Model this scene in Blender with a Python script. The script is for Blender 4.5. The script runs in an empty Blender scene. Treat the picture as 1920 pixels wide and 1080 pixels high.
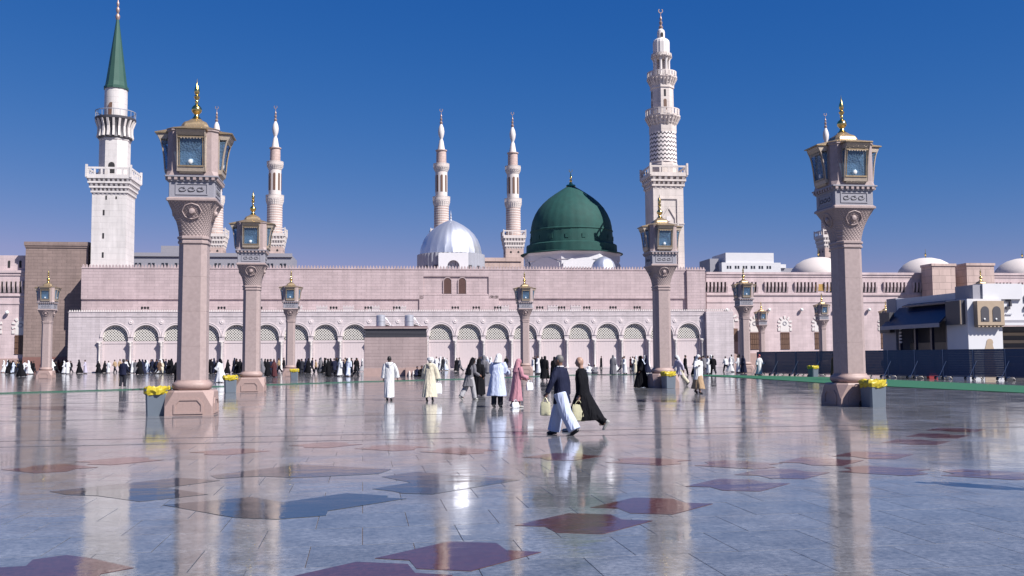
import bpy, bmesh, math, random
from mathutils import Vector, Matrix

# ------------------------------------------------------------------ camera, sky, sun, exposure
scene = bpy.context.scene
COL = scene.collection
YAW, PITCH, ROLL, EYE = 0.15, math.atan(130 / 1850), 0.0075, 1.65
cam_data = bpy.data.cameras.new('camera')
cam_data.sensor_width = 36.0
cam_data.lens = 36.0 * 1850 / 1920
cam_data.clip_start, cam_data.clip_end = 0.1, 6000
cam = bpy.data.objects.new('camera', cam_data)
COL.objects.link(cam)
fw = Vector((math.sin(YAW) * math.cos(PITCH), math.cos(YAW) * math.cos(PITCH), math.sin(PITCH)))
r0 = Vector((math.cos(YAW), -math.sin(YAW), 0))
u0 = r0.cross(fw)
rv = r0 * math.cos(ROLL) - u0 * math.sin(ROLL)
uv = u0 * math.cos(ROLL) + r0 * math.sin(ROLL)
cam.matrix_world = Matrix(((rv.x, uv.x, -fw.x, 0), (rv.y, uv.y, -fw.y, 0), (rv.z, uv.z, -fw.z, EYE), (0, 0, 0, 1)))
scene.camera = cam

SUN_EL, SHADOW_AZ = math.radians(45), math.radians(-45)     # shadows fall to the left and away
sd = Vector((-math.sin(SHADOW_AZ) * math.cos(SUN_EL), -math.cos(SHADOW_AZ) * math.cos(SUN_EL), math.sin(SUN_EL)))  # towards the sun
sun_data = bpy.data.lights.new('sun', 'SUN')
sun_data.energy = 5.0
sun_data.angle = math.radians(0.53)
sun_data.color = (1.0, 0.965, 0.925)
sun = bpy.data.objects.new('sun', sun_data)
sun.rotation_euler = sd.to_track_quat('Z', 'Y').to_euler()
sun.location = (0, 0, 80)
COL.objects.link(sun)

world = bpy.data.worlds.new('World')
scene.world = world
world.use_nodes = True
wn, wl = world.node_tree.nodes, world.node_tree.links
bg = wn['Background']
sky = wn.new('ShaderNodeTexSky')
sky.sky_type = 'NISHITA'
sky.sun_disc = False
sky.sun_elevation = SUN_EL
sky.sun_rotation = math.atan2(sd.x, sd.y)
sky.altitude = 0
sky.air_density = 1.0
sky.dust_density = 0.0
sky.ozone_density = 4.0
# the deep, slightly violet blue of the film: one colour response for the whole sky
sp_ = wn.new('ShaderNodeSeparateColor')
cb_ = wn.new('ShaderNodeCombineColor')
wl.new(sky.outputs[0], sp_.inputs[0])


def resp(i, k, p, cap):
    pw = wn.new('ShaderNodeMath')
    pw.operation = 'POWER'
    pw.inputs[1].default_value = p
    mu = wn.new('ShaderNodeMath')
    mu.operation = 'MULTIPLY'
    mu.inputs[1].default_value = k
    cp_ = wn.new('ShaderNodeMath')
    cp_.operation = 'MULTIPLY'
    cp_.inputs[1].default_value = cap
    mi = wn.new('ShaderNodeMath')
    mi.operation = 'MINIMUM'
    wl.new(sp_.outputs[i], pw.inputs[0])
    wl.new(pw.outputs[0], mu.inputs[0])
    wl.new(sp_.outputs[i], cp_.inputs[0])
    wl.new(mu.outputs[0], mi.inputs[0])
    wl.new(cp_.outputs[0], mi.inputs[1])
    wl.new(mi.outputs[0], cb_.inputs[i])


resp(0, 1.66 * 10 * 10 ** -2.2, 2.2, 0.6)
resp(1, 0.46, 1.0, 1.0)
resp(2, 0.60 * 10 * 10 ** -0.55, 0.55, 1.0)
wl.new(cb_.outputs[0], bg.inputs[0])
bg.inputs[1].default_value = 0.0655
scene.view_settings.view_transform = 'Standard'
scene.view_settings.look = 'None'
scene.view_settings.exposure = 0.70
scene.view_settings.gamma = 1.0
scene.view_settings.use_curve_mapping = False

# ------------------------------------------------------------------ helpers
rnd = random.Random(7)


class MB:
    """collects faces; build() links them as one mesh object"""
    def __init__(self):
        self.v, self.f = [], []

    def add(self, vs, fs):
        o = len(self.v)
        self.v += [tuple(p) for p in vs]
        self.f += [tuple(i + o for i in f) for f in fs]
        return self

    def box(self, x0, x1, y0, y1, z0, z1):
        vs = [(x, y, z) for z in (z0, z1) for y in (y0, y1) for x in (x0, x1)]
        return self.add(vs, [(0, 2, 3, 1), (4, 5, 7, 6), (0, 1, 5, 4), (2, 6, 7, 3), (0, 4, 6, 2), (1, 3, 7, 5)])

    def loft(self, rings, cap=True):
        n = len(rings[0])
        vs = [p for r in rings for p in r]
        fs = []
        for i in range(len(rings) - 1):
            for k in range(n):
                a, b = i * n + k, i * n + (k + 1) % n
                fs.append((a, b, b + n, a + n))
        if cap:
            fs.append(tuple(range(n - 1, -1, -1)))
            fs.append(tuple(range(len(vs) - n, len(vs))))
        return self.add(vs, fs)

    def lathe(self, prof, n=16, cx=0, cy=0, ph=0.0):
        return self.loft([[(cx + r * math.cos(ph + 2 * math.pi * k / n), cy + r * math.sin(ph + 2 * math.pi * k / n), z) for k in range(n)] for r, z in prof])

    def prism(self, poly, a0, a1, axis='z'):
        m = {'z': lambda p, a: (p[0], p[1], a), 'y': lambda p, a: (p[0], a, p[1]), 'x': lambda p, a: (a, p[0], p[1])}[axis]
        n = len(poly)
        vs = [m(p, a0) for p in poly] + [m(p, a1) for p in poly]
        fs = [tuple(range(n)), tuple(range(2 * n - 1, n - 1, -1))]
        fs += [(k, k + n, (k + 1) % n + n, (k + 1) % n) for k in range(n)]
        return self.add(vs, fs)

    def tube(self, path, rad, n=8, flat=1.0):
        path = [Vector(p) for p in path]
        if not hasattr(rad, '__len__'):
            rad = [rad] * len(path)
        rings = []
        for i, p in enumerate(path):
            d = (path[min(i + 1, len(path) - 1)] - path[max(i - 1, 0)]).normalized()
            if i == 0:
                a = d.cross(Vector((0, 0, 1)) if abs(d.z) < 0.9 else Vector((1, 0, 0))).normalized()
            else:
                a = (a - d * a.dot(d)).normalized()          # carry the frame along, no twist
            b = d.cross(a)
            rings.append([p + a * (rad[i] * math.cos(2 * math.pi * k / n)) + b * (rad[i] * flat * math.sin(2 * math.pi * k / n)) for k in range(n)])
        return self.loft(rings)

    def ell(self, c, r, n=12, m=8):
        rings = []
        for j in range(1, m):
            t = math.pi * j / m
            rings.append([(c[0] + r[0] * math.sin(t) * math.cos(2 * math.pi * k / n), c[1] + r[1] * math.sin(t) * math.sin(2 * math.pi * k / n), c[2] - r[2] * math.cos(t)) for k in range(n)])
        return self.loft(rings)

    def mesh(self, name, m=None, smooth=False):
        me = bpy.data.meshes.new(name)
        me.from_pydata(self.v, [], self.f)
        bm = bmesh.new()
        bm.from_mesh(me)
        bmesh.ops.recalc_face_normals(bm, faces=bm.faces)
        bm.to_mesh(me)
        bm.free()
        if smooth:
            me.polygons.foreach_set('use_smooth', [True] * len(me.polygons))
            try:
                me.set_sharp_from_angle(angle=math.radians(smooth if smooth > 1 else 40))
            except Exception:
                pass
        if m:
            me.materials.append(m)
        return me

    def build(self, name, m, parent=None, loc=(0, 0, 0), rz=0.0, smooth=False):
        return link(name, self.mesh(name, m, smooth), parent, loc, rz)


def link(name, me, parent=None, loc=(0, 0, 0), rz=0.0):
    o = bpy.data.objects.new(name, me)
    COL.objects.link(o)
    o.location = loc
    o.rotation_euler = (0, 0, rz)
    if parent:
        o.parent = parent
    return o


def tag(o, label=None, cat=None, group=None, kind=None):
    for k, val in (('label', label), ('category', cat), ('group', group), ('kind', kind)):
        if val:
            o[k] = val
    return o


def thing(name, label, cat, loc=(0, 0, 0), rz=0.0, group=None):
    o = link(name, None, None, loc, rz)
    o.empty_display_size = 0.3
    return tag(o, label, cat, group)


KIDS = {}


def copy_tree(o, parent=None, label=None):
    c = o.copy()
    COL.objects.link(c)
    c.parent = parent
    if label:
        c['label'] = label
    for ch in list(o.children):
        copy_tree(ch, c)
    return c


TH = -0.022            # the mosque stands turned a little from the lamp grid


def mloc(u, v, z=0.0):
    return (u * math.cos(TH) - v * math.sin(TH), u * math.sin(TH) + v * math.cos(TH), z)


# ------------------------------------------------------------------ materials
MATS = {}
K = 0.78           # paint and stone as they measure, not as they look in full sun


def nmat(name):
    m = bpy.data.materials.new(name)
    m.use_nodes = True
    return m, m.node_tree.nodes, m.node_tree.links, m.node_tree.nodes['Principled BSDF']


def plain(name, col, rough=0.6, metal=0.0, var=0.12, scale=3.0, bump=0.0, bscale=20.0, spec=0.5):
    """colour with a soft mottle and optional fine relief"""
    col = tuple(c * (K if metal < 0.5 else 1.0) for c in col)
    m, n, l, b = nmat(name)
    tc = n.new('ShaderNodeTexCoord')
    nz = n.new('ShaderNodeTexNoise')
    nz.inputs['Scale'].default_value = scale
    nz.inputs['Detail'].default_value = 5
    l.new(tc.outputs['Object'], nz.inputs['Vector'])
    mx = n.new('ShaderNodeMix')
    mx.data_type = 'RGBA'
    mx.inputs[6].default_value = (*[c * (1 - var) for c in col], 1)
    mx.inputs[7].default_value = (*[min(1, c * (1 + var)) for c in col], 1)
    l.new(nz.outputs[0], mx.inputs[0])
    l.new(mx.outputs[2], b.inputs['Base Color'])
    b.inputs['Roughness'].default_value = rough
    b.inputs['Metallic'].default_value = metal
    b.inputs['Specular IOR Level'].default_value = spec
    if bump:
        n2 = n.new('ShaderNodeTexNoise')
        n2.inputs['Scale'].default_value = bscale
        n2.inputs['Detail'].default_value = 4
        l.new(tc.outputs['Object'], n2.inputs['Vector'])
        bp = n.new('ShaderNodeBump')
        bp.inputs['Strength'].default_value = bump
        bp.inputs['Distance'].default_value = 0.02
        l.new(n2.outputs[0], bp.inputs['Height'])
        l.new(bp.outputs[0], b.inputs['Normal'])
    MATS[name] = m
    return m


def ashlar(name, col, row=0.34, width=1.3, mortar=0.018, dark=0.72, var=0.06, rough=0.75, weather=0.12):
    """coursed stone facing: joints every row, blocks a little uneven, faint weathering"""
    col = tuple(c * K for c in col)
    m, n, l, b = nmat(name)
    tc = n.new('ShaderNodeTexCoord')
    sp = n.new('ShaderNodeSeparateXYZ')
    l.new(tc.outputs['Object'], sp.inputs[0])
    ad = n.new('ShaderNodeMath')
    l.new(sp.outputs[0], ad.inputs[0])
    l.new(sp.outputs[1], ad.inputs[1])
    cb = n.new('ShaderNodeCombineXYZ')
    l.new(ad.outputs[0], cb.inputs[0])
    l.new(sp.outputs[2], cb.inputs[1])
    bt = n.new('ShaderNodeTexBrick')
    bt.inputs['Scale'].default_value = 1.0
    bt.inputs['Mortar Size'].default_value = mortar
    bt.inputs['Mortar Smooth'].default_value = 0.3
    bt.inputs['Brick Width'].default_value = width
    bt.inputs['Row Height'].default_value = row
    bt.inputs['Color1'].default_value = (*[c * (1 - var) for c in col], 1)
    bt.inputs['Color2'].default_value = (*[min(1, c * (1 + var)) for c in col], 1)
    bt.inputs['Mortar'].default_value = (*[c * dark for c in col], 1)
    l.new(cb.outputs[0], bt.inputs['Vector'])
    nz = n.new('ShaderNodeTexNoise')
    nz.inputs['Scale'].default_value = 0.35
    nz.inputs['Detail'].default_value = 7
    nz.inputs['Roughness'].default_value = 0.65
    l.new(tc.outputs['Object'], nz.inputs['Vector'])
    mr = n.new('ShaderNodeMapRange')
    mr.inputs[1].default_value, mr.inputs[2].default_value = 0.3, 0.7
    mr.inputs[3].default_value, mr.inputs[4].default_value = 1 - weather, 1 + weather * 0.5
    l.new(nz.outputs[0], mr.inputs[0])
    # rain streaks down the stone
    mp = n.new('ShaderNodeMapping')
    mp.inputs['Scale'].default_value = (1.1, 1.1, 0.09)
    l.new(tc.outputs['Object'], mp.inputs['Vector'])
    n3 = n.new('ShaderNodeTexNoise')
    n3.inputs['Scale'].default_value = 1.0
    n3.inputs['Detail'].default_value = 6
    n3.inputs['Roughness'].default_value = 0.7
    l.new(mp.outputs[0], n3.inputs['Vector'])
    m4 = n.new('ShaderNodeMapRange')
    m4.inputs[1].default_value, m4.inputs[2].default_value = 0.36, 0.62
    m4.inputs[3].default_value, m4.inputs[4].default_value = 1 - weather * 1.0, 1.07
    l.new(n3.outputs[0], m4.inputs[0])
    m5 = n.new('ShaderNodeMath')
    m5.operation = 'MULTIPLY'
    l.new(mr.outputs[0], m5.inputs[0])
    l.new(m4.outputs[0], m5.inputs[1])
    mu = n.new('ShaderNodeMix')
    mu.data_type = 'RGBA'
    mu.blend_type = 'MULTIPLY'
    mu.inputs[0].default_value = 1
    l.new(bt.outputs['Color'], mu.inputs[6])
    l.new(m5.outputs[0], mu.inputs[7])
    l.new(mu.outputs[2], b.inputs['Base Color'])
    bp = n.new('ShaderNodeBump')
    bp.inputs['Strength'].default_value = 0.5
    bp.inputs['Distance'].default_value = 0.03
    bp.invert = True
    l.new(bt.outputs['Fac'], bp.inputs['Height'])
    l.new(bp.outputs[0], b.inputs['Normal'])
    b.inputs['Roughness'].default_value = rough
    MATS[name] = m
    return m


def polished(name, col, var=0.25, rough=0.05, slabs=True, spots=1.0):
    """polished paving stone: mottled, slab to slab a little different, barely uneven gloss"""
    col = tuple(c * K for c in col)
    m, n, l, b = nmat(name)
    g = n.new('ShaderNodeNewGeometry')
    nz = n.new('ShaderNodeTexNoise')
    nz.inputs['Scale'].default_value = 1.7
    nz.inputs['Detail'].default_value = 9
    nz.inputs['Roughness'].default_value = 0.72
    l.new(g.outputs['Position'], nz.inputs['Vector'])
    cr = n.new('ShaderNodeMapRange')
    cr.inputs[1].default_value, cr.inputs[2].default_value = 0.3, 0.72
    cr.inputs[3].default_value, cr.inputs[4].default_value = 1 - var, 1 + var
    l.new(nz.outputs[0], cr.inputs[0])
    last = cr.outputs[0]
    if slabs:
        wn_ = n.new('ShaderNodeObjectInfo')
        m2 = n.new('ShaderNodeMapRange')
        m2.inputs[3].default_value, m2.inputs[4].default_value = 0.88, 1.12
        l.new(wn_.outputs['Random'], m2.inputs[0])
        mm = n.new('ShaderNodeMath')
        mm.operation = 'MULTIPLY'
        l.new(last, mm.inputs[0])
        l.new(m2.outputs[0], mm.inputs[1])
        last = mm.outputs[0]
    # fine grain
    gn = n.new('ShaderNodeTexNoise')
    gn.inputs['Scale'].default_value = 16
    gn.inputs['Detail'].default_value = 8
    gn.inputs['Roughness'].default_value = 0.75
    l.new(g.outputs['Position'], gn.inputs['Vector'])
    gm = n.new('ShaderNodeMapRange')
    gm.inputs[1].default_value, gm.inputs[2].default_value = 0.3, 0.7
    gm.inputs[3].default_value, gm.inputs[4].default_value = 1 - 0.55 * spots, 1 + 0.55 * spots
    l.new(gn.outputs[0], gm.inputs[0])
    m3 = n.new('ShaderNodeMath')
    m3.operation = 'MULTIPLY'
    l.new(last, m3.inputs[0])
    l.new(gm.outputs[0], m3.inputs[1])
    mu = n.new('ShaderNodeMix')
    mu.data_type = 'RGBA'
    mu.blend_type = 'MULTIPLY'
    mu.inputs[0].default_value = 1
    mu.inputs[6].default_value = (*col, 1)
    l.new(m3.outputs[0], mu.inputs[7])
    l.new(mu.outputs[2], b.inputs['Base Color'])
    wz = n.new('ShaderNodeTexNoise')
    wz.inputs['Scale'].default_value = 0.55
    wz.inputs['Detail'].default_value = 8
    wz.inputs['Roughness'].default_value = 0.68
    l.new(g.outputs['Position'], wz.inputs['Vector'])
    rr = n.new('ShaderNodeMapRange')
    rr.inputs[1].default_value, rr.inputs[2].default_value = 0.36, 0.66
    rr.inputs[3].default_value, rr.inputs[4].default_value = rough * 0.7, rough * 3.2
    l.new(wz.outputs[0], rr.inputs[0])
    l.new(rr.outputs[0], b.inputs['Roughness'])
    # long shallow undulation of the polish
    mp = n.new('ShaderNodeMapping')
    mp.inputs['Scale'].default_value = (0.9, 1.6, 1)
    l.new(g.outputs['Position'], mp.inputs['Vector'])
    bn = n.new('ShaderNodeTexNoise')
    bn.inputs['Scale'].default_value = 1.6
    bn.inputs['Detail'].default_value = 6
    bn.inputs['Roughness'].default_value = 0.55
    l.new(mp.outputs[0], bn.inputs['Vector'])
    bp = n.new('ShaderNodeBump')
    bp.inputs['Strength'].default_value = 0.6
    bp.inputs['Distance'].default_value = 0.0045
    l.new(bn.outputs[0], bp.inputs['Height'])
    l.new(bp.outputs[0], b.inputs['Normal'])
    b.inputs['IOR'].default_value = 1.5
    MATS[name] = m
    return m


def carved(name, col):
    """stone carved with a crossing lattice of grooves"""
    col = tuple(c * K for c in col)
    m, n, l, b = nmat(name)
    tc = n.new('ShaderNodeTexCoord')
    sp = n.new('ShaderNodeSeparateXYZ')
    l.new(tc.outputs['Object'], sp.inputs[0])
    ad = n.new('ShaderNodeMath')
    l.new(sp.outputs[0], ad.inputs[0])
    l.new(sp.outputs[1], ad.inputs[1])
    outs = []
    for s in (1, -1):
        a = n.new('ShaderNodeMath')
        a.operation = 'MULTIPLY_ADD'
        a.inputs[1].default_value = s
        l.new(sp.outputs[2], a.inputs[0])
        l.new(ad.outputs[0], a.inputs[2])
        si = n.new('ShaderNodeMath')
        si.operation = 'PINGPONG'
        si.inputs[1].default_value = 0.055
        l.new(a.outputs[0], si.inputs[0])
        outs.append(si)
    mn = n.new('ShaderNodeMath')
    mn.operation = 'MINIMUM'
    l.new(outs[0].outputs[0], mn.inputs[0])
    l.new(outs[1].outputs[0], mn.inputs[1])
    mr = n.new('ShaderNodeMapRange')
    mr.inputs[1].default_value, mr.inputs[2].default_value = 0.004, 0.028
    l.new(mn.outputs[0], mr.inputs[0])
    bp = n.new('ShaderNodeBump')
    bp.inputs['Strength'].default_value = 1.0
    bp.inputs['Distance'].default_value = 0.014
    l.new(mr.outputs[0], bp.inputs['Height'])
    l.new(bp.outputs[0], b.inputs['Normal'])
    mx = n.new('ShaderNodeMix')
    mx.data_type = 'RGBA'
    mx.inputs[6].default_value = (*[c * 0.82 for c in col], 1)
    mx.inputs[7].default_value = (*col, 1)
    l.new(mr.outputs[0], mx.inputs[0])
    l.new(mx.outputs[2], b.inputs['Base Color'])
    b.inputs['Roughness'].default_value = 0.7
    MATS[name] = m
    return m


def chevron(name, ca, cb_):
    """inlaid zigzag courses, light and dark stone"""
    m, n, l, b = nmat(name)
    tc = n.new('ShaderNodeTexCoord')
    sp = n.new('ShaderNodeSeparateXYZ')
    l.new(tc.outputs['Object'], sp.inputs[0])
    at = n.new('ShaderNodeMath')
    at.operation = 'ARCTAN2'
    l.new(sp.outputs[1], at.inputs[0])
    l.new(sp.outputs[0], at.inputs[1])
    pp = n.new('ShaderNodeMath')
    pp.operation = 'PINGPONG'
    pp.inputs[1].default_value = math.pi / 22
    l.new(at.outputs[0], pp.inputs[0])
    ma = n.new('ShaderNodeMath')
    ma.operation = 'MULTIPLY_ADD'
    ma.inputs[1].default_value = 2.3
    l.new(pp.outputs[0], ma.inputs[0])
    l.new(sp.outputs[2], ma.inputs[2])
    md = n.new('ShaderNodeMath')
    md.operation = 'MODULO'
    md.inputs[1].default_value = 0.68
    l.new(ma.outputs[0], md.inputs[0])
    gt = n.new('ShaderNodeMath')
    gt.operation = 'GREATER_THAN'
    gt.inputs[1].default_value = 0.42
    l.new(md.outputs[0], gt.inputs[0])
    mx = n.new('ShaderNodeMix')
    mx.data_type = 'RGBA'
    mx.inputs[6].default_value = (*ca, 1)
    mx.inputs[7].default_value = (*cb_, 1)
    l.new(gt.outputs[0], mx.inputs[0])
    l.new(mx.outputs[2], b.inputs['Base Color'])
    b.inputs['Roughness'].default_value = 0.7
    MATS[name] = m
    return m


PINK = ashlar('pink_ashlar', (0.53, 0.415, 0.42), 0.42, 1.4, 0.03, 0.8)
PALE = ashlar('pale_ashlar', (0.62, 0.54, 0.555), 0.34, 1.2, 0.016, 0.8)
WING = ashlar('wing_ashlar', (0.65, 0.515, 0.52), 0.5, 1.6, 0.012, 0.9)
BROWN = ashlar('brown_ashlar', (0.31, 0.225, 0.20), 0.45, 1.3, 0.035, 0.8, 0.09)
KIOSK = ashlar('kiosk_ashlar', (0.40, 0.305, 0.30), 0.3, 1.1, 0.02, 0.82)
WHITE_ST = plain('white_stone', (0.78, 0.72, 0.69), 0.7, var=0.06, scale=0.8)
MINW = ashlar('minaret_white', (0.75, 0.70, 0.68), 0.9, 2.4, 0.02, 0.86, 0.03)
MINP = ashlar('minaret_pale', (0.74, 0.65, 0.60), 0.9, 2.4, 0.02, 0.86, 0.03)
FARST = ashlar('far_stone', (0.62, 0.46, 0.41), 1.1, 2.0, 0.06, 0.75)
FARWH = plain('far_white_stone', (0.74, 0.66, 0.62), 0.7, var=0.05, scale=0.3)
GREYST = plain('grey_stone', (0.33, 0.32, 0.36), 0.55, var=0.1, scale=6, bump=0.2, bscale=40)
LAMPST = plain('lamp_granite', (0.42, 0.325, 0.31), 0.5, var=0.22, scale=9, bump=0.15, bscale=90)
LAMPBASE = plain('lamp_red_granite', (0.42, 0.295, 0.265), 0.55, var=0.16, scale=16, bump=0.15, bscale=90)
CARVED = carved('carved_granite', (0.47, 0.365, 0.35))
GOLD = plain('gold', (0.83, 0.58, 0.20), 0.22, 1.0, 0.08, 8)
BRASS = plain('weathered_brass', (0.34, 0.25, 0.15), 0.42, 0.6, 0.25, 12, 0.3, 30)
PALEFRAME = plain('pale_gilded_frame', (0.50, 0.41, 0.32), 0.45, 0.35, 0.25, 14, 0.3, 40)
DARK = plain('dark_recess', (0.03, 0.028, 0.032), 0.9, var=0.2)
WOOD = plain('brown_wood', (0.16, 0.085, 0.055), 0.55, var=0.35, scale=5, bump=0.4, bscale=14)
GREEND = plain('green_dome_paint', (0.006, 0.066, 0.056), 0.8, var=0.35, scale=0.9, bump=0.12, bscale=3)
GREENC = plain('green_cone_metal', (0.055, 0.125, 0.095), 0.38, 0.2, 0.12, 0.8)
SILVER = plain('silver_sheet', (0.68, 0.69, 0.74), 0.46, 0.85, 0.06, 1.5)
STEEL = plain('steel', (0.55, 0.55, 0.58), 0.42, 0.6, 0.1, 5)
GREYMET = plain('grey_cladding', (0.36, 0.37, 0.42), 0.5, 0.1, 0.1, 1.0)
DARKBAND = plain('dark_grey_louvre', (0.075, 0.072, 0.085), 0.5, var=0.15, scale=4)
WHITEP = plain('white_plaster', (0.72, 0.71, 0.73), 0.6, var=0.05, scale=1.2)
TAN = plain('tan_stone', (0.46, 0.35, 0.25), 0.65, var=0.12, scale=3)
NAVY = plain('navy_canopy', (0.022, 0.03, 0.075), 0.35, var=0.2, scale=2)
NAVYF = plain('navy_mesh', (0.03, 0.058, 0.14), 0.5, var=0.25, scale=6)
BINGREY = plain('bin_plastic', (0.15, 0.18, 0.22), 0.42, var=0.08, scale=6)
BLACKP = plain('black_plastic', (0.012, 0.012, 0.014), 0.45, var=0.2, scale=6)
YELLOW = plain('yellow_liner', (0.60, 0.47, 0.03), 0.4, var=0.2, scale=12, bump=0.6, bscale=14)
CARPET = plain('green_carpet', (0.014, 0.125, 0.06), 0.9, var=0.2, scale=3, bump=0.3, bscale=60)
GROUT = plain('dark_grout', (0.035, 0.035, 0.045), 0.8, var=0.2, scale=4)
PAVE = polished('polished_grey_paving', (0.188, 0.189, 0.204), 0.36)
PAVEFAR = polished('polished_far_paving', (0.165, 0.167, 0.182), 0.34, slabs=False)
REDIN = polished('red_granite_inlay', (0.10, 0.036, 0.036), 0.18, 0.04, False, 0.8)
GREYIN = polished('slate_inlay', (0.035, 0.04, 0.05), 0.2, 0.035, False, 0.8)
STRIP = polished('dark_strip_inlay', (0.09, 0.085, 0.10), 0.2, 0.06, False, 0.8)
BULB = plain('white_lamp_glass', (0.9, 0.9, 0.88), 0.15, var=0.02)
GLOBE = plain('white_globe', (0.85, 0.85, 0.84), 0.3, var=0.02)
REDP = plain('red_cloth', (0.35, 0.03, 0.04), 0.8)


def glass_mat():
    m, n, l, b = nmat('lantern_glass')
    b.inputs['Base Color'].default_value = (0.16, 0.24, 0.32, 1)
    b.inputs['Roughness'].default_value = 0.06
    b.inputs['Specular IOR Level'].default_value = 0.8
    tc = n.new('ShaderNodeTexCoord')
    vo = n.new('ShaderNodeTexVoronoi')
    vo.inputs['Scale'].default_value = 16
    l.new(tc.outputs['Object'], vo.inputs['Vector'])
    bp = n.new('ShaderNodeBump')
    bp.inputs['Strength'].default_value = 0.55
    bp.inputs['Distance'].default_value = 0.03
    l.new(vo.outputs['Distance'], bp.inputs['Height'])
    l.new(bp.outputs[0], b.inputs['Normal'])
    tr = n.new('ShaderNodeBsdfTransparent')
    tr.inputs[0].default_value = (0.75, 0.86, 0.95, 1)
    mx = n.new('ShaderNodeMixShader')
    mx.inputs[0].default_value = 0.3
    l.new(tr.outputs[0], mx.inputs[1])
    l.new(b.outputs[0], mx.inputs[2])
    l.new(mx.outputs[0], n['Material Output'].inputs[0])
    return m


GLASS = glass_mat()
BRONZE = plain('bronze', (0.45, 0.32, 0.27), 0.4, 0.4, 0.15, 2)
SHIMMER = plain('painted_shimmer', (0.42, 0.52, 0.62), 0.3, 0.3, 0.5, 9)  # strong pale blue mottle paints the shimmer of light in the lantern glass
PANE = plain('dark_window_glass', (0.03, 0.035, 0.045), 0.08, var=0.2)

# ------------------------------------------------------------------ plaza
plaza = MB().add([(-1500, -300, -0.006), (1500, -300, -0.006), (1500, 3000, -0.006), (-1500, 3000, -0.006)], [(0, 1, 2, 3)]).build('plaza', PAVEFAR)
tag(plaza, 'broad polished grey stone plaza reflecting the mosque', None, None, 'structure')
S, GAP, Y_END = 0.9, 0.0028, 45
MB().add([(-45, 0.0, -0.0045), (72, 0.0, -0.0045), (72, Y_END, -0.0045), (-45, Y_END, -0.0045)], [(0, 1, 2, 3)]).build('grout_bed', GROUT, plaza)
h = S / 2 - GAP
slab_me = MB().loft([[(-h, -h, -0.0042), (h, -h, -0.0042), (h, h, -0.0042), (-h, h, -0.0042)],
                     [(-h, -h, -0.0012), (h, -h, -0.0012), (h, h, -0.0012), (-h, h, -0.0012)],
                     [(-h + .002, -h + .002, 0), (h - .002, -h + .002, 0), (h - .002, h - .002, 0), (-h + .002, h - .002, 0)]]).mesh('slab', PAVE)
cells = []
for j in range(0, int(Y_END / S)):
    for i in range(-50, 80):
        x, y = (i + 0.5 + 0.5 * (j % 2)) * S, (j + 0.5) * S
        d = Vector((x, y, 0))
        dep = d.x * math.sin(YAW) + d.y * math.cos(YAW)
        lat = d.x * math.cos(YAW) - d.y * math.sin(YAW)
        if dep > 1.0 and abs(lat) < dep * 0.62 + 3:
            vis = dep > 6.6 and abs(lat) < dep * 0.53
            cells.append((0 if vis else 1, dep, x, y))
cells.sort()
rest = MB()
for k, (nv, dep, x, y) in enumerate(cells):
    tx, ty = rnd.gauss(0, 0.00045), rnd.gauss(0, 0.00045)
    dz = -abs(rnd.gauss(0, 0.0003))
    if k < 300:
        o = link('slab', slab_me, plaza, (x, y, dz))
        o.rotation_euler = (tx, ty, 0)
    else:
        a = [(-h, -h), (h, -h), (h, h), (-h, h)]
        rest.loft([[(x + p, y + q, -0.0042) for p, q in a], [(x + p, y + q, dz + p * ty + q * tx) for p, q in a]])
tag(rest.build('slab_field', PAVE, plaza), kind='stuff')

STAR = [(-.70, 0), (-.03, .63), (.38, .47), (.42, .13), (.70, 0), (.03, -.63), (-.38, -.47), (-.42, -.13)]


def inlay(poly, m, name='inlay_star', z=0.0035):
    cx, cy = sum(p[0] for p in poly) / len(poly), sum(p[1] for p in poly) / len(poly)
    return MB().prism([(p[0] - cx, p[1] - cy) for p in poly], -z + 0.0005, 0.0, 'z').build(name, m, plaza, (cx, cy, z))


red_c = [(.80, 8.37, 0), (2.18, 9.73, 0), (3.17, 10.71, 0), (4.75, 12.2, 0), (5.8, 13.22, 0), (7.35, 13.25, 1), (8.48, 12.55, 1), (5.65, 14.45, 1),
         (4.45, 15.2, 1), (3.3, 16.2, 0), (7.05, 14.6, 0), (8.3, 15.3, 0), (10.3, 17.4, 0), (11.5, 18.6, 0), (12.8, 20.0, 0), (-.02, 7.62, 0),
         (-4.75, 16.2, 1), (-3.95, 17.15, 0), (-2.35, 18.4, 0), (.55, 18.5, 1), (1.7, 17.6, 1), (-.7, 19.4, 0), (9.6, 11.5, 1), (-5.9, 14.9, 1),
         (10.9, 10.4, 1), (-6.8, 13.6, 1)]
for x, y, mir in red_c:
    inlay([(x + (-p if mir else p), y + q) for p, q in (STAR if not mir else STAR[::-1])], REDIN)
inlay([(-2.95, 8.55), (-2.68, 8.58), (-2.71, 8.84), (-2.49, 9.0), (-2.25, 8.82), (-1.8, 8.35), (-2.0, 8.17), (-1.99, 7.82), (-2.34, 7.63), (-2.75, 7.8), (-3.2, 8.2)], REDIN)
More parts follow.
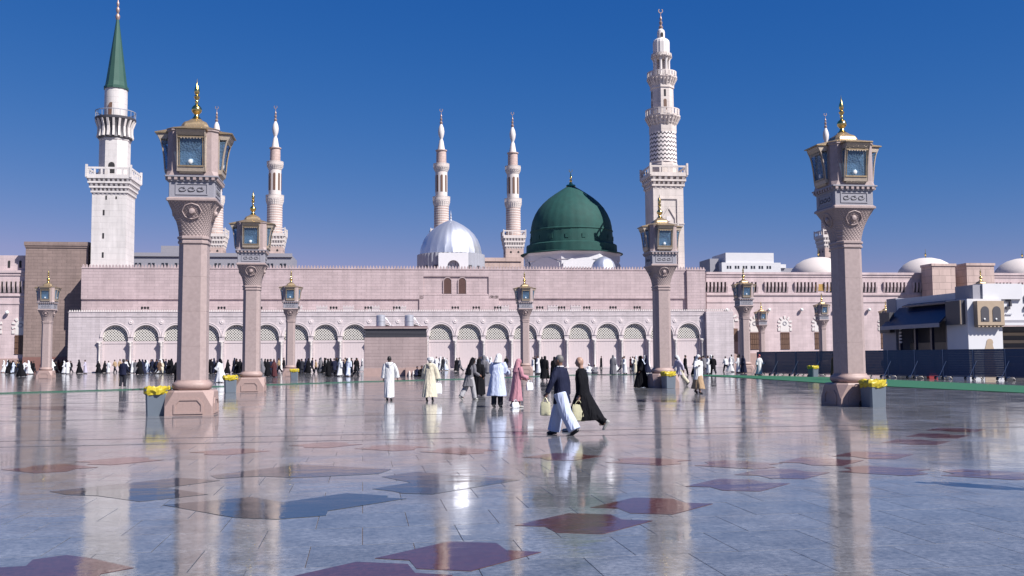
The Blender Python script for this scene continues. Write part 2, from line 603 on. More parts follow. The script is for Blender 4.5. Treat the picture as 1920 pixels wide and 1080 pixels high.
for poly in ([(-3.91, 13.35), (-2.55, 14.52), (-1.93, 14.08), (-2.52, 13.42), (-1.88, 12.68), (-2.57, 12.18), (-3.2, 12.82), (-3.6, 12.98)],
             [(-2.25, 11.86), (-1.32, 12.32), (-0.91, 11.8), (-0.19, 12.43), (0.30, 12.08), (0.28, 11.93), (0.51, 11.81), (-0.37, 11.04), (-0.38, 10.71), (-0.87, 10.57), (-1.32, 10.76)],
             [(-2.14, 14.69), (-0.99, 15.94), (0.42, 14.95), (0.22, 14.4), (-0.88, 14.16), (-1.45, 14.48), (-2.0, 14.3)],
             [(0.12, 12.76), (0.63, 13.3), (0.26, 14.04), (0.77, 14.52), (2.1, 13.28), (0.83, 12.12), (0.48, 12.28), (0.36, 12.51)]):
    inlay(poly, GREYIN)
for y, w in ((20.4, .08), (21.9, .08), (29.2, .10), (40.5, .12)):
    MB().box(-40, 70, y - w / 2, y + w / 2, 0.0008, 0.004).build('inlay_strip', STRIP, plaza)

# green carpet and green hose line
L = [(27.6, 81.0), (27.8, 69.3), (27.2, 60.8), (26.6, 53.1), (26.8, 45.7), (27.2, 38.5), (27.4, 28.0)]
Rr = [(29.4, 83.0), (31.6, 77.2), (34.2, 69.0), (33.9, 60.0), (33.6, 54.0), (33.2, 46.8), (32.6, 36.0)]
cp = L
mb = MB()
for i in range(len(cp) - 1):
    mb.prism([L[i], Rr[i], Rr[i + 1], L[i + 1]], 0.0005, 0.022)
tag(mb.build('carpet_runner', CARPET), 'wide green carpet runner laid beside the navy barrier', 'carpet')
hose = [(-26, 48.5), (-18.3, 53.9), (-13, 57.9), (-7.9, 63.2), (0, 70.8), (7.7, 75.9), (13.5, 82), (19.7, 88.5), (24, 87), (27.0, 84.0)]
mb = MB()
for i in range(len(hose) - 1):
    (xa, ya), (xb, yb) = hose[i], hose[i + 1]
    d = Vector((xb - xa, yb - ya, 0)).normalized()
    n_ = Vector((-d.y, d.x, 0)) * 0.09
    mb.prism([(xa - n_.x, ya - n_.y), (xb - n_.x, yb - n_.y), (xb + n_.x, yb + n_.y), (xa + n_.x, ya + n_.y)], 0.0005, 0.05)
tag(mb.build('carpet_edging', plain('green_edging', (0.02, 0.11, 0.07), 0.8)), 'thin green edging strip running diagonally across the plaza', 'edging')

# ------------------------------------------------------------------ lamp columns


def octr(w, c, z):
    return [(-w + c, -w, z), (w - c, -w, z), (w, -w + c, z), (w, w - c, z), (w - c, w, z), (-w + c, w, z), (-w, w - c, z), (-w, -w + c, z)]


def rings(*a):
    return MB().loft([octr(*t) for t in a])


def face_parts(me, name, parent, q):
    return link(name, me, parent, (0, 0, 0), q * math.pi / 2)


def make_lamp():
    t = thing('lamp_column', 'lamp', 'lamp column', (0, 0, 0), 0, 'lamp columns on the plaza')
    pl = rings((.69, .015, -0.02), (.69, .02, .26), (.69, .27, .69), (.65, .25, .74)).build('plinth', LAMPBASE, t)
    pn2 = MB()
    pf = [(-.42, .05), (.42, .05), (.42, .35), (.28, .51), (-.28, .51), (-.42, .35)]
    pi_ = [(-.36, .11), (.36, .11), (.36, .32), (.25, .45), (-.25, .45), (-.36, .32)]
    n = 6
    vs = [(p[0], -.715, p[1]) for p in pf] + [(p[0], -.715, p[1]) for p in pi_] + [(p[0], -.685, p[1]) for p in pf] + [(p[0], -.685, p[1]) for p in pi_]
    fs = []
    for k in range(n):
        k2 = (k + 1) % n
        fs += [(k, k2, n + k2, n + k), (k, 2 * n + k, 2 * n + k2, k2), (n + k, n + k2, 3 * n + k2, 3 * n + k)]
    pn2.add(vs, fs)
    pme = pn2.mesh('plinth_panel', LAMPBASE)
    for q in range(4):
        face_parts(pme, 'panel_frame', pl, q)
    rings((.44, .17, .735), (.50, .20, .77), (.535, .21, .83), (.54, .21, .89), (.52, .20, .96), (.46, .18, 1.0), (.455, .18, 1.04)).build('base_moulding', LAMPBASE, t, smooth=50)
    zs = [1.035, 2.05, 3.10, 4.15, 5.15]
    for k in range(4):
        w0, w1 = .425 - .00375 * k, .425 - .00375 * (k + 1)
        rings((w0 - .006, .152, zs[k]), (w0, .155, zs[k] + .006), (w1, .153, zs[k + 1] - .006), (w1 - .006, .15, zs[k + 1])).build('shaft_block', LAMPST, t)
    rings((.41, .15, 5.14), (.445, .16, 5.16), (.445, .16, 5.22), (.425, .155, 5.235), (.425, .155, 5.28), (.46, .165, 5.30), (.46, .165, 5.36), (.42, .15, 5.38)).build('collar', LAMPST, t)
    cap = rings((.415, .15, 5.375), (.43, .155, 5.5), (.465, .16, 5.7), (.52, .165, 5.9), (.59, .16, 6.1), (.65, .12, 6.25), (.69, .05, 6.38), (.695, .02, 6.40)).build('capital', CARVED, t, smooth=50)
    bm_ = MB()
    bm_.lathe([(.02, .075), (.075, .06), (.10, .015), (.10, -.06)], 12)
    bm_.v = [(x, -z - .60, y + 6.10) for x, y, z in bm_.v]
    bme = bm_.mesh('boss', LAMPST, True)
    rg = MB()
    pts = []
    for k in range(25):
        a = 2 * math.pi * k / 24
        rr = .25 + .028 * abs(math.cos(4 * a))
        z = 6.10 + rr * math.sin(a) * .82
        y = -(.46 + (z - 5.65) * .30) - .015
        pts.append((rr * math.cos(a), y, z))
    rg.tube(pts, .018, 5)
    rme = rg.mesh('rosette', LAMPST)
    for q in range(4):
        face_parts(bme, 'boss', cap, q)
        face_parts(rme, 'rosette', cap, q)
    rings((.69, .02, 6.395), (.73, .02, 6.41), (.73, .02, 6.47), (.68, .02, 6.51)).build('capital_moulding', WHITE_ST if False else LAMPST, t)
    bx = rings((.665, .015, 6.505), (.665, .015, 6.99)).build('inscription_box', GREYST, t)
    fr = MB()
    for (x0, x1, z0, z1) in ((-.47, .47, 6.585, 6.615), (-.47, .47, 6.905, 6.935), (-.47, -.44, 6.615, 6.905), (.44, .47, 6.615, 6.905)):
        fr.box(x0, x1, -.685, -.66, z0, z1)
    fme = fr.mesh('inscription_frame', GREYST)
    gl = MB()
    for cx in (-.26, 0, .26):      # three curling carved strokes
        p = [(cx + .09 * math.cos(a) - .02, -.672, 6.75 + .055 * math.sin(a)) for a in [0.3 + i * .7 for i in range(7)]]
        gl.tube(p, .010, 5)
        gl.tube([(cx - .10, -.672, 6.70), (cx - .03, -.672, 6.685), (cx + .06, -.672, 6.70), (cx + .10, -.672, 6.74)], .013, 5)
        gl.tube([(cx + .02, -.672, 6.76), (cx + .04, -.672, 6.83)], .011, 5)
    gme = gl.mesh('carved_strokes', DARKBAND)
    for q in range(4):
        f_ = face_parts(fme, 'inscription_frame', bx, q)
        face_parts(gme, 'carved_strokes', bx, q)
    co = rings((.67, .015, 6.985), (.70, .015, 7.0), (.70, .015, 7.10), (.775, .015, 7.12), (.775, .015, 7.16)).build('cornice', GREYST, t)
    de = MB()
    for k in range(8):
        x = -.63 + k * .18
        de.box(x - .045, x + .045, -.765, -.69, 7.03, 7.118)
    dme = de.mesh('dentils', LAMPST)
    for q in range(4):
        face_parts(dme, 'dentils', co, q)
    rings((.75, .10, 7.155), (.735, .16, 7.3), (.73, .17, 8.5), (.76, .17, 8.53), (.76, .17, 8.59)).build('lantern_core', LAMPST, t)
    # one lantern bay, facing -y
    W = .40
    out = [(-.815, 7.30), (-.835, 7.42), (-.87, 7.8), (-.92, 8.10), (-.965, 8.27), (-1.03, 8.40), (-1.06, 8.495)]     # outer edge, bottom to top
    fr = MB()
    for x in (-W, W):
        fr.tube([(x, y, z) for y, z in out], .026, 6)
        fr.tube([(x, -.735, 7.30), (x, -.735, 8.49)], .024, 6)
    fr.prism([(-.72, 7.27), (-.83, 7.27), (-.845, 7.40), (-.72, 7.40)], -W - .02, W + .02, 'x')
    fr.prism([(-.78, 8.33), (-.99, 8.33), (-1.055, 8.42), (-1.075, 8.495), (-.74, 8.495)], -W - .02, W + .02, 'x')
    fr.prism([(-.72, 7.20), (-.79, 7.22), (-.83, 7.268), (-.72, 7.268)], -W + .06, W - .06, 'x')
    frame_me = fr.mesh('lantern_frame', PALEFRAME)
    st = MB()
    for s in (-1, 1):
        st.tube([(s * (W - .06), y - .012, z) for y, z in out[1:5]], .016, 5)
    st.box(-W + .03, W - .03, -.868, -.842, 7.405, 7.45)
    st.box(-W + .03, W - .03, -.998, -.972, 8.26, 8.30)
    stile_me = st.mesh('lantern_stiles', BRASS)
    gz = MB()
    ins = [(y + .012, z) for y, z in out[1:5]]
    gz.prism(ins + [(y + .008, z) for y, z in ins[::-1]], -W + .015, W - .015, 'x')
    for x in (-W, W):
        gz.prism([(y + .02, z) for y, z in out[1:5]] + [(-.745, 8.27), (-.745, 7.42)], x - .004, x + .004, 'x')
    glass_me = gz.mesh('lantern_glass', GLASS)
    bb = MB()
    bb.ell((-.02, -.80, 7.58), (.10, .05, .10), 12, 8)
    bulb_me = bb.mesh('bulb', BULB, True)
    shimmer = MB()
    shimmer.box(-W + .08, W - .08, -.738, -.732, 7.44, 8.32)  # plate added behind the glass to carry the painted shimmer
    shimmer_me = shimmer.mesh('shimmer_plate', SHIMMER)
    cr = MB()
    cr.loft([[(-W - .07, -1.14, 8.502), (W + .07, -1.14, 8.502), (W + .06, -.74, 8.502), (-W - .06, -.74, 8.502)],
             [(-W - .07, -1.14, 8.535), (W + .07, -1.14, 8.535), (W + .06, -.74, 8.56), (-W - .06, -.74, 8.56)],
             [(-W + .10, -.80, 8.615), (W - .10, -.80, 8.615), (W - .12, -.40, 8.735), (-W + .12, -.40, 8.735)]])
    cr_me = cr.mesh('lantern_hood', BRASS)
    scal = MB()
    for k in range(7):
        x = -.27 + k * .09
        scal.prism([(x - .04, 8.30), (x + .04, 8.30), (x + .03, 8.25), (x, 8.22), (x - .03, 8.25)], -.995, -.975, 'y')
    scal_me = scal.mesh('scalloped_valance', PALEFRAME)
    for q in range(4):
        b_ = face_parts(frame_me, 'lantern', t, q)
        for me, nm in ((stile_me, 'stiles'), (glass_me, 'glass'), (bulb_me, 'bulb'), (shimmer_me, 'shimmer_plate'), (cr_me, 'hood'), (scal_me, 'valance')):
            link(nm, me, b_)
    rings((.775, .17, 8.585), (.76, .17, 8.605), (.40, .11, 8.745), (.39, .11, 8.80), (.33, .09, 8.90), (.22, .06, 8.96), (.14, .04, 9.03)).build('roof', BRASS, t, smooth=35)
    fi = MB().lathe([(.155, 9.0), (.165, 9.03), (.12, 9.08), (.075, 9.14), (.07, 9.19), (.095, 9.22), (.14, 9.27), (.16, 9.335), (.145, 9.40), (.10, 9.46), (.055, 9.49), (.045, 9.56), (.06, 9.60),
                     (.045, 9.63), (.05, 9.66), (.085, 9.71), (.09, 9.745), (.06, 9.79), (.045, 9.81), (.07, 9.86), (.082, 9.92), (.07, 10.0), (.035, 10.1), (.015, 10.2), (.003, 10.32)], 16)
    fi.build('finial', GOLD, t, smooth=True)
    return t


LAMPS = [(-5.1, 31.1, 'tallest lamp column, at left in front of the others, with a grey bin at its foot'),
         (-5.6, 51.6, 'lamp column second from the tall left one, a grey bin by its plinth'),
         (-6.9, 97.2, 'small far lamp column right of the second left lamp, a bin in front'),
         (-29.5, 98.7, 'small lamp column in front of the brown stone tower at far left'),
         (16.0, 97.5, 'small lamp column below the green dome, before the arcade'),
         (15.7, 50.7, 'mid sized lamp column in front of the white minaret with zigzag bands'),
         (15.8, 30.5, 'big lamp column at right, dark left faces, a yellow lined bin beside it'),
         (36.6, 91.4, 'lamp column at the left end of the navy barrier'),
         (62.6, 149.2, 'smallest lamp column, just right of the barrier end lamp, close to the wall'),
         (62.6, 128.2, 'distant lamp column between the barrier end lamp and the big right lamp'),
         (82.5, 146.8, 'distant lamp column just right of the big right lamp, beside the white pavilion'),
         (61.8, 91.4, 'lamp column whose gold finial rises behind the white pavilion roof')]
lamp0 = make_lamp()
for i, (x, y, lab) in enumerate(LAMPS):
    o = lamp0 if i == 0 else copy_tree(lamp0)
    o.location = (x, y, 0)
    o['label'] = lab

# ------------------------------------------------------------------ mosque: arcade wing
ARC_V, PITCH_U, U0, NARCH = 140.0, 4.02, -36.4, 21


def arc(cx, cz, r, a0, a1, n):
    return [(cx + r * math.cos(a0 + (a1 - a0) * k / n), cz + r * math.sin(a0 + (a1 - a0) * k / n)) for k in range(n + 1)]


def ring_arch(mb, r0_, r1_, y0, y1, cz, a0=0.0, a1=math.pi, n=20, cx=0.0):
    """arched band of rectangular section"""
    rr = []
    for k in range(n + 1):
        a = a0 + (a1 - a0) * k / n
        c, s = math.cos(a), math.sin(a)
        rr.append([(cx + r0_ * c, y0, cz + r0_ * s), (cx + r1_ * c, y0, cz + r1_ * s), (cx + r1_ * c, y1, cz + r1_ * s), (cx + r0_ * c, y1, cz + r0_ * s)])
    mb.loft(rr)
    return mb


arcade = thing('arcade_wing', 'long pale stone arcade wing with twenty one latticed arches facing the plaza', 'building', mloc(0, ARC_V), TH)
SPR, RAD, TOPZ, DEP, LB = 4.78, 1.68, 8.15, 0.50, 4.22
# one bay of wall with an arched opening
hw = PITCH_U / 2
bay = MB()
n = 20
top = arc(0, SPR, RAD, math.pi, 0, n)
for y, flip in ((0, 0), (DEP, 1)):
    # spandrel: quads from the arch curve up to the wall top
    for k in range(n):
        (xa, za), (xb, zb) = top[k], top[k + 1]
        bay.add([(xa, y, za), (xb, y, zb), (xb, y, TOPZ), (xa, y, TOPZ)], [(0, 1, 2, 3)])
    bay.add([(-hw, y, 0), (-RAD, y, 0), (-RAD, y, TOPZ), (-hw, y, TOPZ)], [(0, 1, 2, 3)])
    bay.add([(RAD, y, 0), (hw, y, 0), (hw, y, TOPZ), (RAD, y, TOPZ)], [(0, 1, 2, 3)])
path = [(-RAD, 0)] + top + [(RAD, 0)]
for k in range(len(path) - 1):
    (xa, za), (xb, zb) = path[k], path[k + 1]
    bay.add([(xa, 0, za), (xa, DEP, za), (xb, DEP, zb), (xb, 0, zb)], [(0, 1, 2, 3)])
bay_me = bay.mesh('arcade_bay', PALE)
av = MB()
ring_arch(av, RAD - .02, RAD + .20, -.07, .02, SPR)
ring_arch(av, RAD + .20, RAD + .30, -.12, .02, SPR)
arch_me = av.mesh('archivolt', plain('archivolt_stone', (0.76, 0.66, 0.66), 0.7, var=0.05))
# lattice lunette: diamond cells with holes
la = MB()
p, wbar = 0.37, 0.07
for row in range(0, 16):
    for c_ in range(-12, 13):
        cx = c_ * p + (p / 2 if row % 2 else 0)
        cz = LB + .1 + row * p / 2 * 1.0
        if abs(cx) > RAD - .1 or math.hypot(cx, max(0, cz - SPR)) > RAD - .08:
            continue
        o_, i_ = p / 2, p / 2 - wbar
        vs = []
        for yy in (DEP - .16, DEP - .06):
            for rr in (o_, i_):
                vs += [(cx - rr, yy, cz), (cx, yy, cz - rr), (cx + rr, yy, cz), (cx, yy, cz + rr)]
        fs = []
        for k in range(4):
            k2 = (k + 1) % 4
            fs += [(k, k2, 4 + k2, 4 + k), (4 + k, 4 + k2, 12 + k2, 12 + k)]
        la.add(vs, fs)
ring_arch(la, RAD - .16, RAD - .005, DEP - .17, DEP - .05, SPR)
lat_me = la.mesh('lattice', plain('lattice_cream', (0.72, 0.68, 0.63), 0.7, var=0.05))
pan = MB()
pan.box(-RAD + .01, RAD - .01, DEP - .14, DEP - .02, 0, LB)
pan.box(-RAD + .01, RAD - .01, DEP - .20, DEP - .142, LB - .32, LB)
for k in range(1, 9):
    x = -RAD + k * 2 * RAD / 9
    pan.box(x - .025, x + .025, DEP - .150, DEP - .143, .35, LB - .34)
pan.box(-RAD + .01, RAD - .01, DEP - .19, DEP - .142, 0, .34)
pan_me = pan.mesh('infill_panel', plain('infill_pink', (0.66, 0.56, 0.565), 0.7, var=0.07, scale=1.5))
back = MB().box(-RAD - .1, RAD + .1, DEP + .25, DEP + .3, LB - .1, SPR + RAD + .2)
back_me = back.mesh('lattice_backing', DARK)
ro = MB()
ro.lathe([(.02, .08), (.12, .075), (.17, .03), (.23, .06), (.30, .05), (.31, -.02)], 16)
ro.v = [(x, -z, y) for x, y, z in ro.v]
ro_me = ro.mesh('roundel', MATS['archivolt_stone'], True)
cl = MB().lathe([(.20, 0), (.20, .25), (.15, .32), (.13, .4), (.12, 3.55), (.16, 3.6), (.13, 3.65), (.22, 3.95), (.24, 4.0), (.24, 4.05)], 12)
cl_me = cl.mesh('column', WHITE_ST, True)
imp = MB().box(-.30, .30, -.34, .04, 4.05, 4.22)
imp_me = imp.mesh('impost', WHITE_ST)
for i in range(NARCH):
    u = U0 + i * PITCH_U
    b_ = link('arch_bay', bay_me, arcade, (u, 0, 0))
    link('archivolt', arch_me, b_)
    link('lattice', lat_me, b_)
    link('infill_panel', pan_me, b_)
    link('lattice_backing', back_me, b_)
for i in range(NARCH + 1):
    u = U0 + (i - .5) * PITCH_U
    c_ = link('column', cl_me, arcade, (u + .0, -.17, 0))
    link('impost', imp_me, c_, (0, .17, 0))
    if i:
        link('roundel', ro_me, arcade, (u, -.02, 6.85))
UL, UR = U0 - hw, U0 + (NARCH - .5) * PITCH_U
MB().box(-42.5, UL, 0, DEP + 6, 0, TOPZ).build('end_wall', PALE, arcade)
MB().box(UR + .001, UR + .5, 0, DEP, 0, TOPZ).build('end_wall', PALE, arcade)
MB().box(UR + .5, 50.6, -.75, 4, 0, TOPZ).build('end_wall', PALE, arcade)
MB().box(-42.5, UR + .5, -.06, .0, 7.55, 7.66).build('string_course', PALE, arcade)
MB().box(-42.6, UR + .5, -.05, DEP + 6.0, TOPZ + .002, TOPZ + .10).build('coping', PALE, arcade)
cr = MB()
u = -42.45
while u < 50.3:
    yo = -.03 if u < UR + .5 else -.8
    cr.prism([(u, TOPZ + .1), (u + .17, TOPZ + .1), (u + .17, TOPZ + .24), (u + .085, TOPZ + .36), (u, TOPZ + .24)], yo, yo + .16, 'y')
    u += .31
tag(cr.build('crenellation', WHITE_ST, arcade), kind='stuff')
MB().box(-42.5, UR + .4, -1.4, .05, -.02, .16).build('step', PALE, arcade)
# drip: long shadowed joint at the right end comes from the projecting end wall

# small roof things on the arcade terrace
fl0 = thing('floodlight_rack', 'rack', 'floodlight', (0, 0, 0), TH, 'floodlight racks along the arcade parapet')
MB().box(-.55, .55, -.05, .05, .45, .52).build('bar', BLACKP, fl0)
for x in (-.45, .45):
    MB().box(x - .03, x + .03, -.03, .03, -.05, .45).build('post', BLACKP, fl0)
for x in (-.4, 0, .4):
    MB().prism([(-.12, .3), (.1, .36), (.1, .62), (-.12, .66)], x - .11, x + .11, 'x').build('floodlight_head', BLACKP, fl0)
fl_u = [-32.7, -27.6, -22.5, -17.5, -12.4, -7.2, -2.4, 1.6, 9.9, 12.9, 16.0, 22.1, 25.3, 29.0, 32.9, 36.5, 40.2]
words = ['first', 'second', 'third', 'fourth', 'fifth', 'sixth', 'seventh', 'eighth', 'ninth', 'tenth', 'eleventh', 'twelfth', 'thirteenth', 'fourteenth', 'fifteenth', 'sixteenth', 'seventeenth',
         'eighteenth', 'nineteenth', 'twentieth', 'twenty first']
for i, u in enumerate(fl_u):
    o = fl0 if i == 0 else copy_tree(fl0)
    o.location = mloc(u, ARC_V + .55, TOPZ + .16)
    o['label'] = 'small black floodlight rack on the arcade parapet, %s from the left' % words[i]
vents = [-8.9, -5.2, -1.6, 2.2, 17.0, 20.6, 24.2, -12.4, 27.6]
vents.sort()
vb0 = thing('roof_parapet_block', 'block', 'parapet block', (0, 0, 0), TH, 'pale stepped blocks on the arcade roof')
vb = MB()
vb.box(-.75, .75, 0, .5, 0, .75)
for x in (-.66, -.22, .22, .66):
    vb.box(x - .09, x + .09, .02, .48, .752, .95)
vb.build('block', PALE, vb0)
MB().box(-.8, .8, -.05, .55, .60, .68).build('ledge', WHITE_ST, vb0)
for i, u in enumerate(vents):
    o = vb0 if i == 0 else copy_tree(vb0)
    o.location = mloc(u, ARC_V + 1.6, TOPZ + .102)
    o['label'] = 'pale stepped parapet block on the arcade roof, %s from the left' % words[i]

# ------------------------------------------------------------------ mosque: prayer hall wall behind
hall = thing('prayer_hall', 'long blank pink stone prayer hall wall with crenellated top behind the arcade', 'building', mloc(0, 146.6), TH)
HT = 14.75
MB().box(-42.9, 48.8, .2, 30, 0, HT).build('wall', PINK, hall)
for (a, b_, z0, z1, pr) in ((-42.9, 45.9, 13.75, HT, 0), (-42.9, 5.6, 10.35, 13.748, 0), (15.35, 45.9, 10.45, 13.748, 0), (5.0, 16.85, 7.5, 10.9, 0), (45.901, 48.8, 7.5, HT, -.35)):
    MB().box(a, b_, pr, .198, z0, z1).build('facing', PINK, hall)
MB().box(5.61, 15.34, .05, .197, 10.95, 11.15).build('window_ledge', PINK, hall)
for u in (9.2, 11.4):
    w = MB()
    pts = [(u - .55, 11.2), (u + .55, 11.2), (u + .55, 13.0)] + arc(u, 13.0, .55, 0, math.pi, 8)[1:]
    w.prism(pts, .10, .16, 'y')
    wo = w.build('window', plain('window_brown', (0.10, 0.05, 0.04), 0.5, var=0.3, scale=3) if 'window_brown' not in MATS else MATS['window_brown'], hall)
    f_ = MB()
    f_.box(u - .68, u - .55, .04, .18, 11.2, 13.0).box(u + .55, u + .68, .04, .18, 11.2, 13.0)
    ring_arch(f_, .55, .68, .04, .18, 13.0, n=10, cx=u)
    f_.build('window_frame', PINK, wo)
MB().box(-42.95, 45.899, -.07, .6, HT + .002, HT + .16).build('coping', PINK, hall)
MB().box(45.9, 48.85, -.42, .6, HT + .002, HT + .16).build('coping', PINK, hall)
cr = MB()
u = -42.8
while u < 48.6:
    cr.prism([(u, HT + .16), (u + .26, HT + .16), (u + .26, HT + .38), (u + .13, HT + .60), (u, HT + .38)], -.05, 0.2, 'y')
    u += .45
tag(cr.build('crenellation', PINK, hall), kind='stuff')

# rear wings seen over the roof
rw = thing('rear_wing', 'grey parapet wing with paired small dark windows behind the left minaret', 'building', mloc(-32, 190), TH)
MB().box(-17, 14.5, 0, 10, 0, 21.2).build('wall', GREYST, rw)
MB().box(-17, 14.5, -.3, 0, 20.9, 21.6).build('cornice', GREYST, rw)
for k in range(13):
    x = -16 + k * 2.4
    for d in (-.35, .35):
        MB().box(x + d - .22, x + d + .22, -.06, .0, 18.9, 19.7).build('window', PANE, rw)
MB().box(-9.5, -4.5, -.2, 6, 21.62, 22.9).build('stair_head', GREYST, rw)
rw2 = thing('rear_gallery', 'pink stone gallery with round windows between the silver dome and thin minaret', 'building', mloc(21.5, 186), TH)
MB().box(-4.5, 4.2, 0, 8, 0, 20.2).build('wall', FARST, rw2)
MB().box(-4.7, 4.4, -.2, 0, 19.9, 20.6).build('cornice', FARST, rw2)
for k in range(5):
    mb = MB()
    mb.prism(arc(-3.6 + k * 1.75, 17.5, .6, 0, 2 * math.pi, 14)[:-1], -.05, 0, 'y')
    mb.build('round_window', PANE, rw2)

# ------------------------------------------------------------------ green dome
gd = thing('green_dome', 'large dark green pointed dome on a white drum above the prayer hall', 'dome', mloc(31.2, 163.2), TH)
gd.scale = (.984, .984, .984)
def gore(prof, n, amp):
    """lathe with faint ribs between the sheets"""
    rr = []
    for r, z in prof:
        ring = []
        for k in range(n * 4):
            a = 2 * math.pi * k / (n * 4)
            e = r * (1 + (amp if k % 4 == 0 else 0))
            ring.append((e * math.cos(a), e * math.sin(a), z))
        rr.append(ring)
    return MB().loft(rr)
GP = [(8.7, 19.0), (8.75, 19.12), (8.0, 19.25), (7.75, 19.3), (7.72, 20.6), (7.45, 20.75), (7.15, 20.8), (7.05, 22.0), (6.98, 22.9), (7.1, 23.0), (7.08, 23.15), (6.95, 23.25), (6.88, 24.0), (6.66, 25.0), (6.25, 26.0),
      (5.65, 27.0), (4.85, 27.95), (3.85, 28.85), (2.75, 29.65), (1.6, 30.4), (.6, 31.0), (.1, 31.25)]
gdo = gore(GP, 32, 0.006).build('dome_shell', GREEND, gd, smooth=30)
for k in range(16):
    a = 2 * math.pi * k / 16 + .1
    m_ = MB().box(-.28, .28, -.05, .06, -.35, .35).build('drum_window', GREEND, gdo, (7.14 * math.cos(a), 7.14 * math.sin(a), 21.7), a + math.pi / 2)
MB().lathe([(8.2, 15.0), (8.2, 17.6), (8.35, 17.7), (8.35, 18.6), (8.6, 19.0)], 8, ph=math.pi / 8).build('drum', WHITEP, gd)
for k in range(8):
    a = 2 * math.pi * k / 8 + math.pi / 2 + math.pi / 8 * 0
    mb = MB()
    pts = [(-2.9, 0), (2.9, 0), (2.9, .9)] + [(2.9 - 5.8 * t / 12, .9 + 1.0 * math.sin(math.pi * t / 12)) for t in range(1, 12)] + [(-2.9, .9)]
    mb.prism(pts, -.12, .0, 'y')
    mb.build('drum_panel', WHITEP, gd, (7.72 * math.cos(a), 7.72 * math.sin(a), 16.2), a + math.pi / 2)
MB().lathe([(.9, 31.0), (.75, 31.25), (.35, 31.35), (.3, 31.6), (.16, 31.75), (.28, 32.0), (.12, 32.25), (.2, 32.5), (.08, 32.75), (.14, 33.0), (.05, 33.2), (.03, 33.5)], 12).build('finial', GOLD, gd, smooth=True)
ms = MB()
ring_arch(ms, .22, .32, -.04, .04, 33.75, -math.pi * 1.25, math.pi * .25, 14)
ms.build('crescent', GOLD, gd)
sm = thing('small_silver_dome', 'little silver dome at the foot of the green dome drum', 'dome', mloc(34.0, 151.3), TH)
gore([(1.95, 14.7), (1.95, 15.2), (1.85, 15.8), (1.6, 16.4), (1.1, 16.95), (.5, 17.25), (.06, 17.4)], 14, 0.02).build('dome_shell', SILVER, sm, smooth=25)

# silver dome
sv = thing('silver_dome', 'ribbed silver metal dome with white front panel behind the prayer hall roof', 'dome', mloc(10.6, 160), TH)
SP = [(5.0, 18.3), (4.95, 18.9), (4.75, 19.8), (4.35, 20.8), (3.75, 21.7), (2.95, 22.5), (2.0, 23.2), (1.0, 23.75), (.3, 24.05), (.08, 24.15)]
gore(SP, 24, 0.013).build('dome_shell', SILVER, sv, smooth=25)
dr = MB()
ringz = []
for z in (14.0, 18.3):
    ringz.append([((5.35 if k % 2 else 5.5) * math.cos(2 * math.pi * k / 96), (5.35 if k % 2 else 5.5) * math.sin(2 * math.pi * k / 96), z) for k in range(96)])
dr.loft(ringz)
dr.build('drum', GREYMET, sv)
fp = MB()
fp.box(-2.35, -.95, -6.0, -5.0, 14.5, 18.1).box(.95, 2.35, -6.0, -5.0, 14.5, 18.1)
top = arc(0, 16.0, .95, math.pi, 0, 10)
for k in range(10):
    (xa, za), (xb, zb) = top[k], top[k + 1]
    for y in (-6.0, -5.0):
        fp.add([(xa, y, za), (xb, y, zb), (xb, y, 18.1), (xa, y, 18.1)], [(0, 1, 2, 3)])
    fp.add([(xa, -6, za), (xa, -5, za), (xb, -5, zb), (xb, -6, zb)], [(0, 1, 2, 3)])
fp.add([(-2.35, -6, 18.1), (2.35, -6, 18.1), (2.35, -5, 18.1), (-2.35, -5, 18.1)], [(0, 1, 2, 3)])
fp.build('front_panel', WHITEP, sv)
MB().box(-.95, .95, -5.35, -5.3, 14.5, 17.0).build('panel_recess', DARKBAND, sv)
MB().lathe([(.2, 24.05), (.12, 24.3), (.2, 24.5), (.07, 24.7), (.13, 24.95), (.05, 25.2), (.02, 25.7)], 10).build('finial', STEEL, sv, smooth=True)
for k in range(8):
    a = math.radians(200 + k * 20)
    if abs(math.cos(a)) > .5:
        MB().box(-.3, .3, -.05, .05, 14.8, 16.3).build('drum_window', DARKBAND, sv, (5.5 * math.cos(a), 5.5 * math.sin(a), 0), a + math.pi / 2)

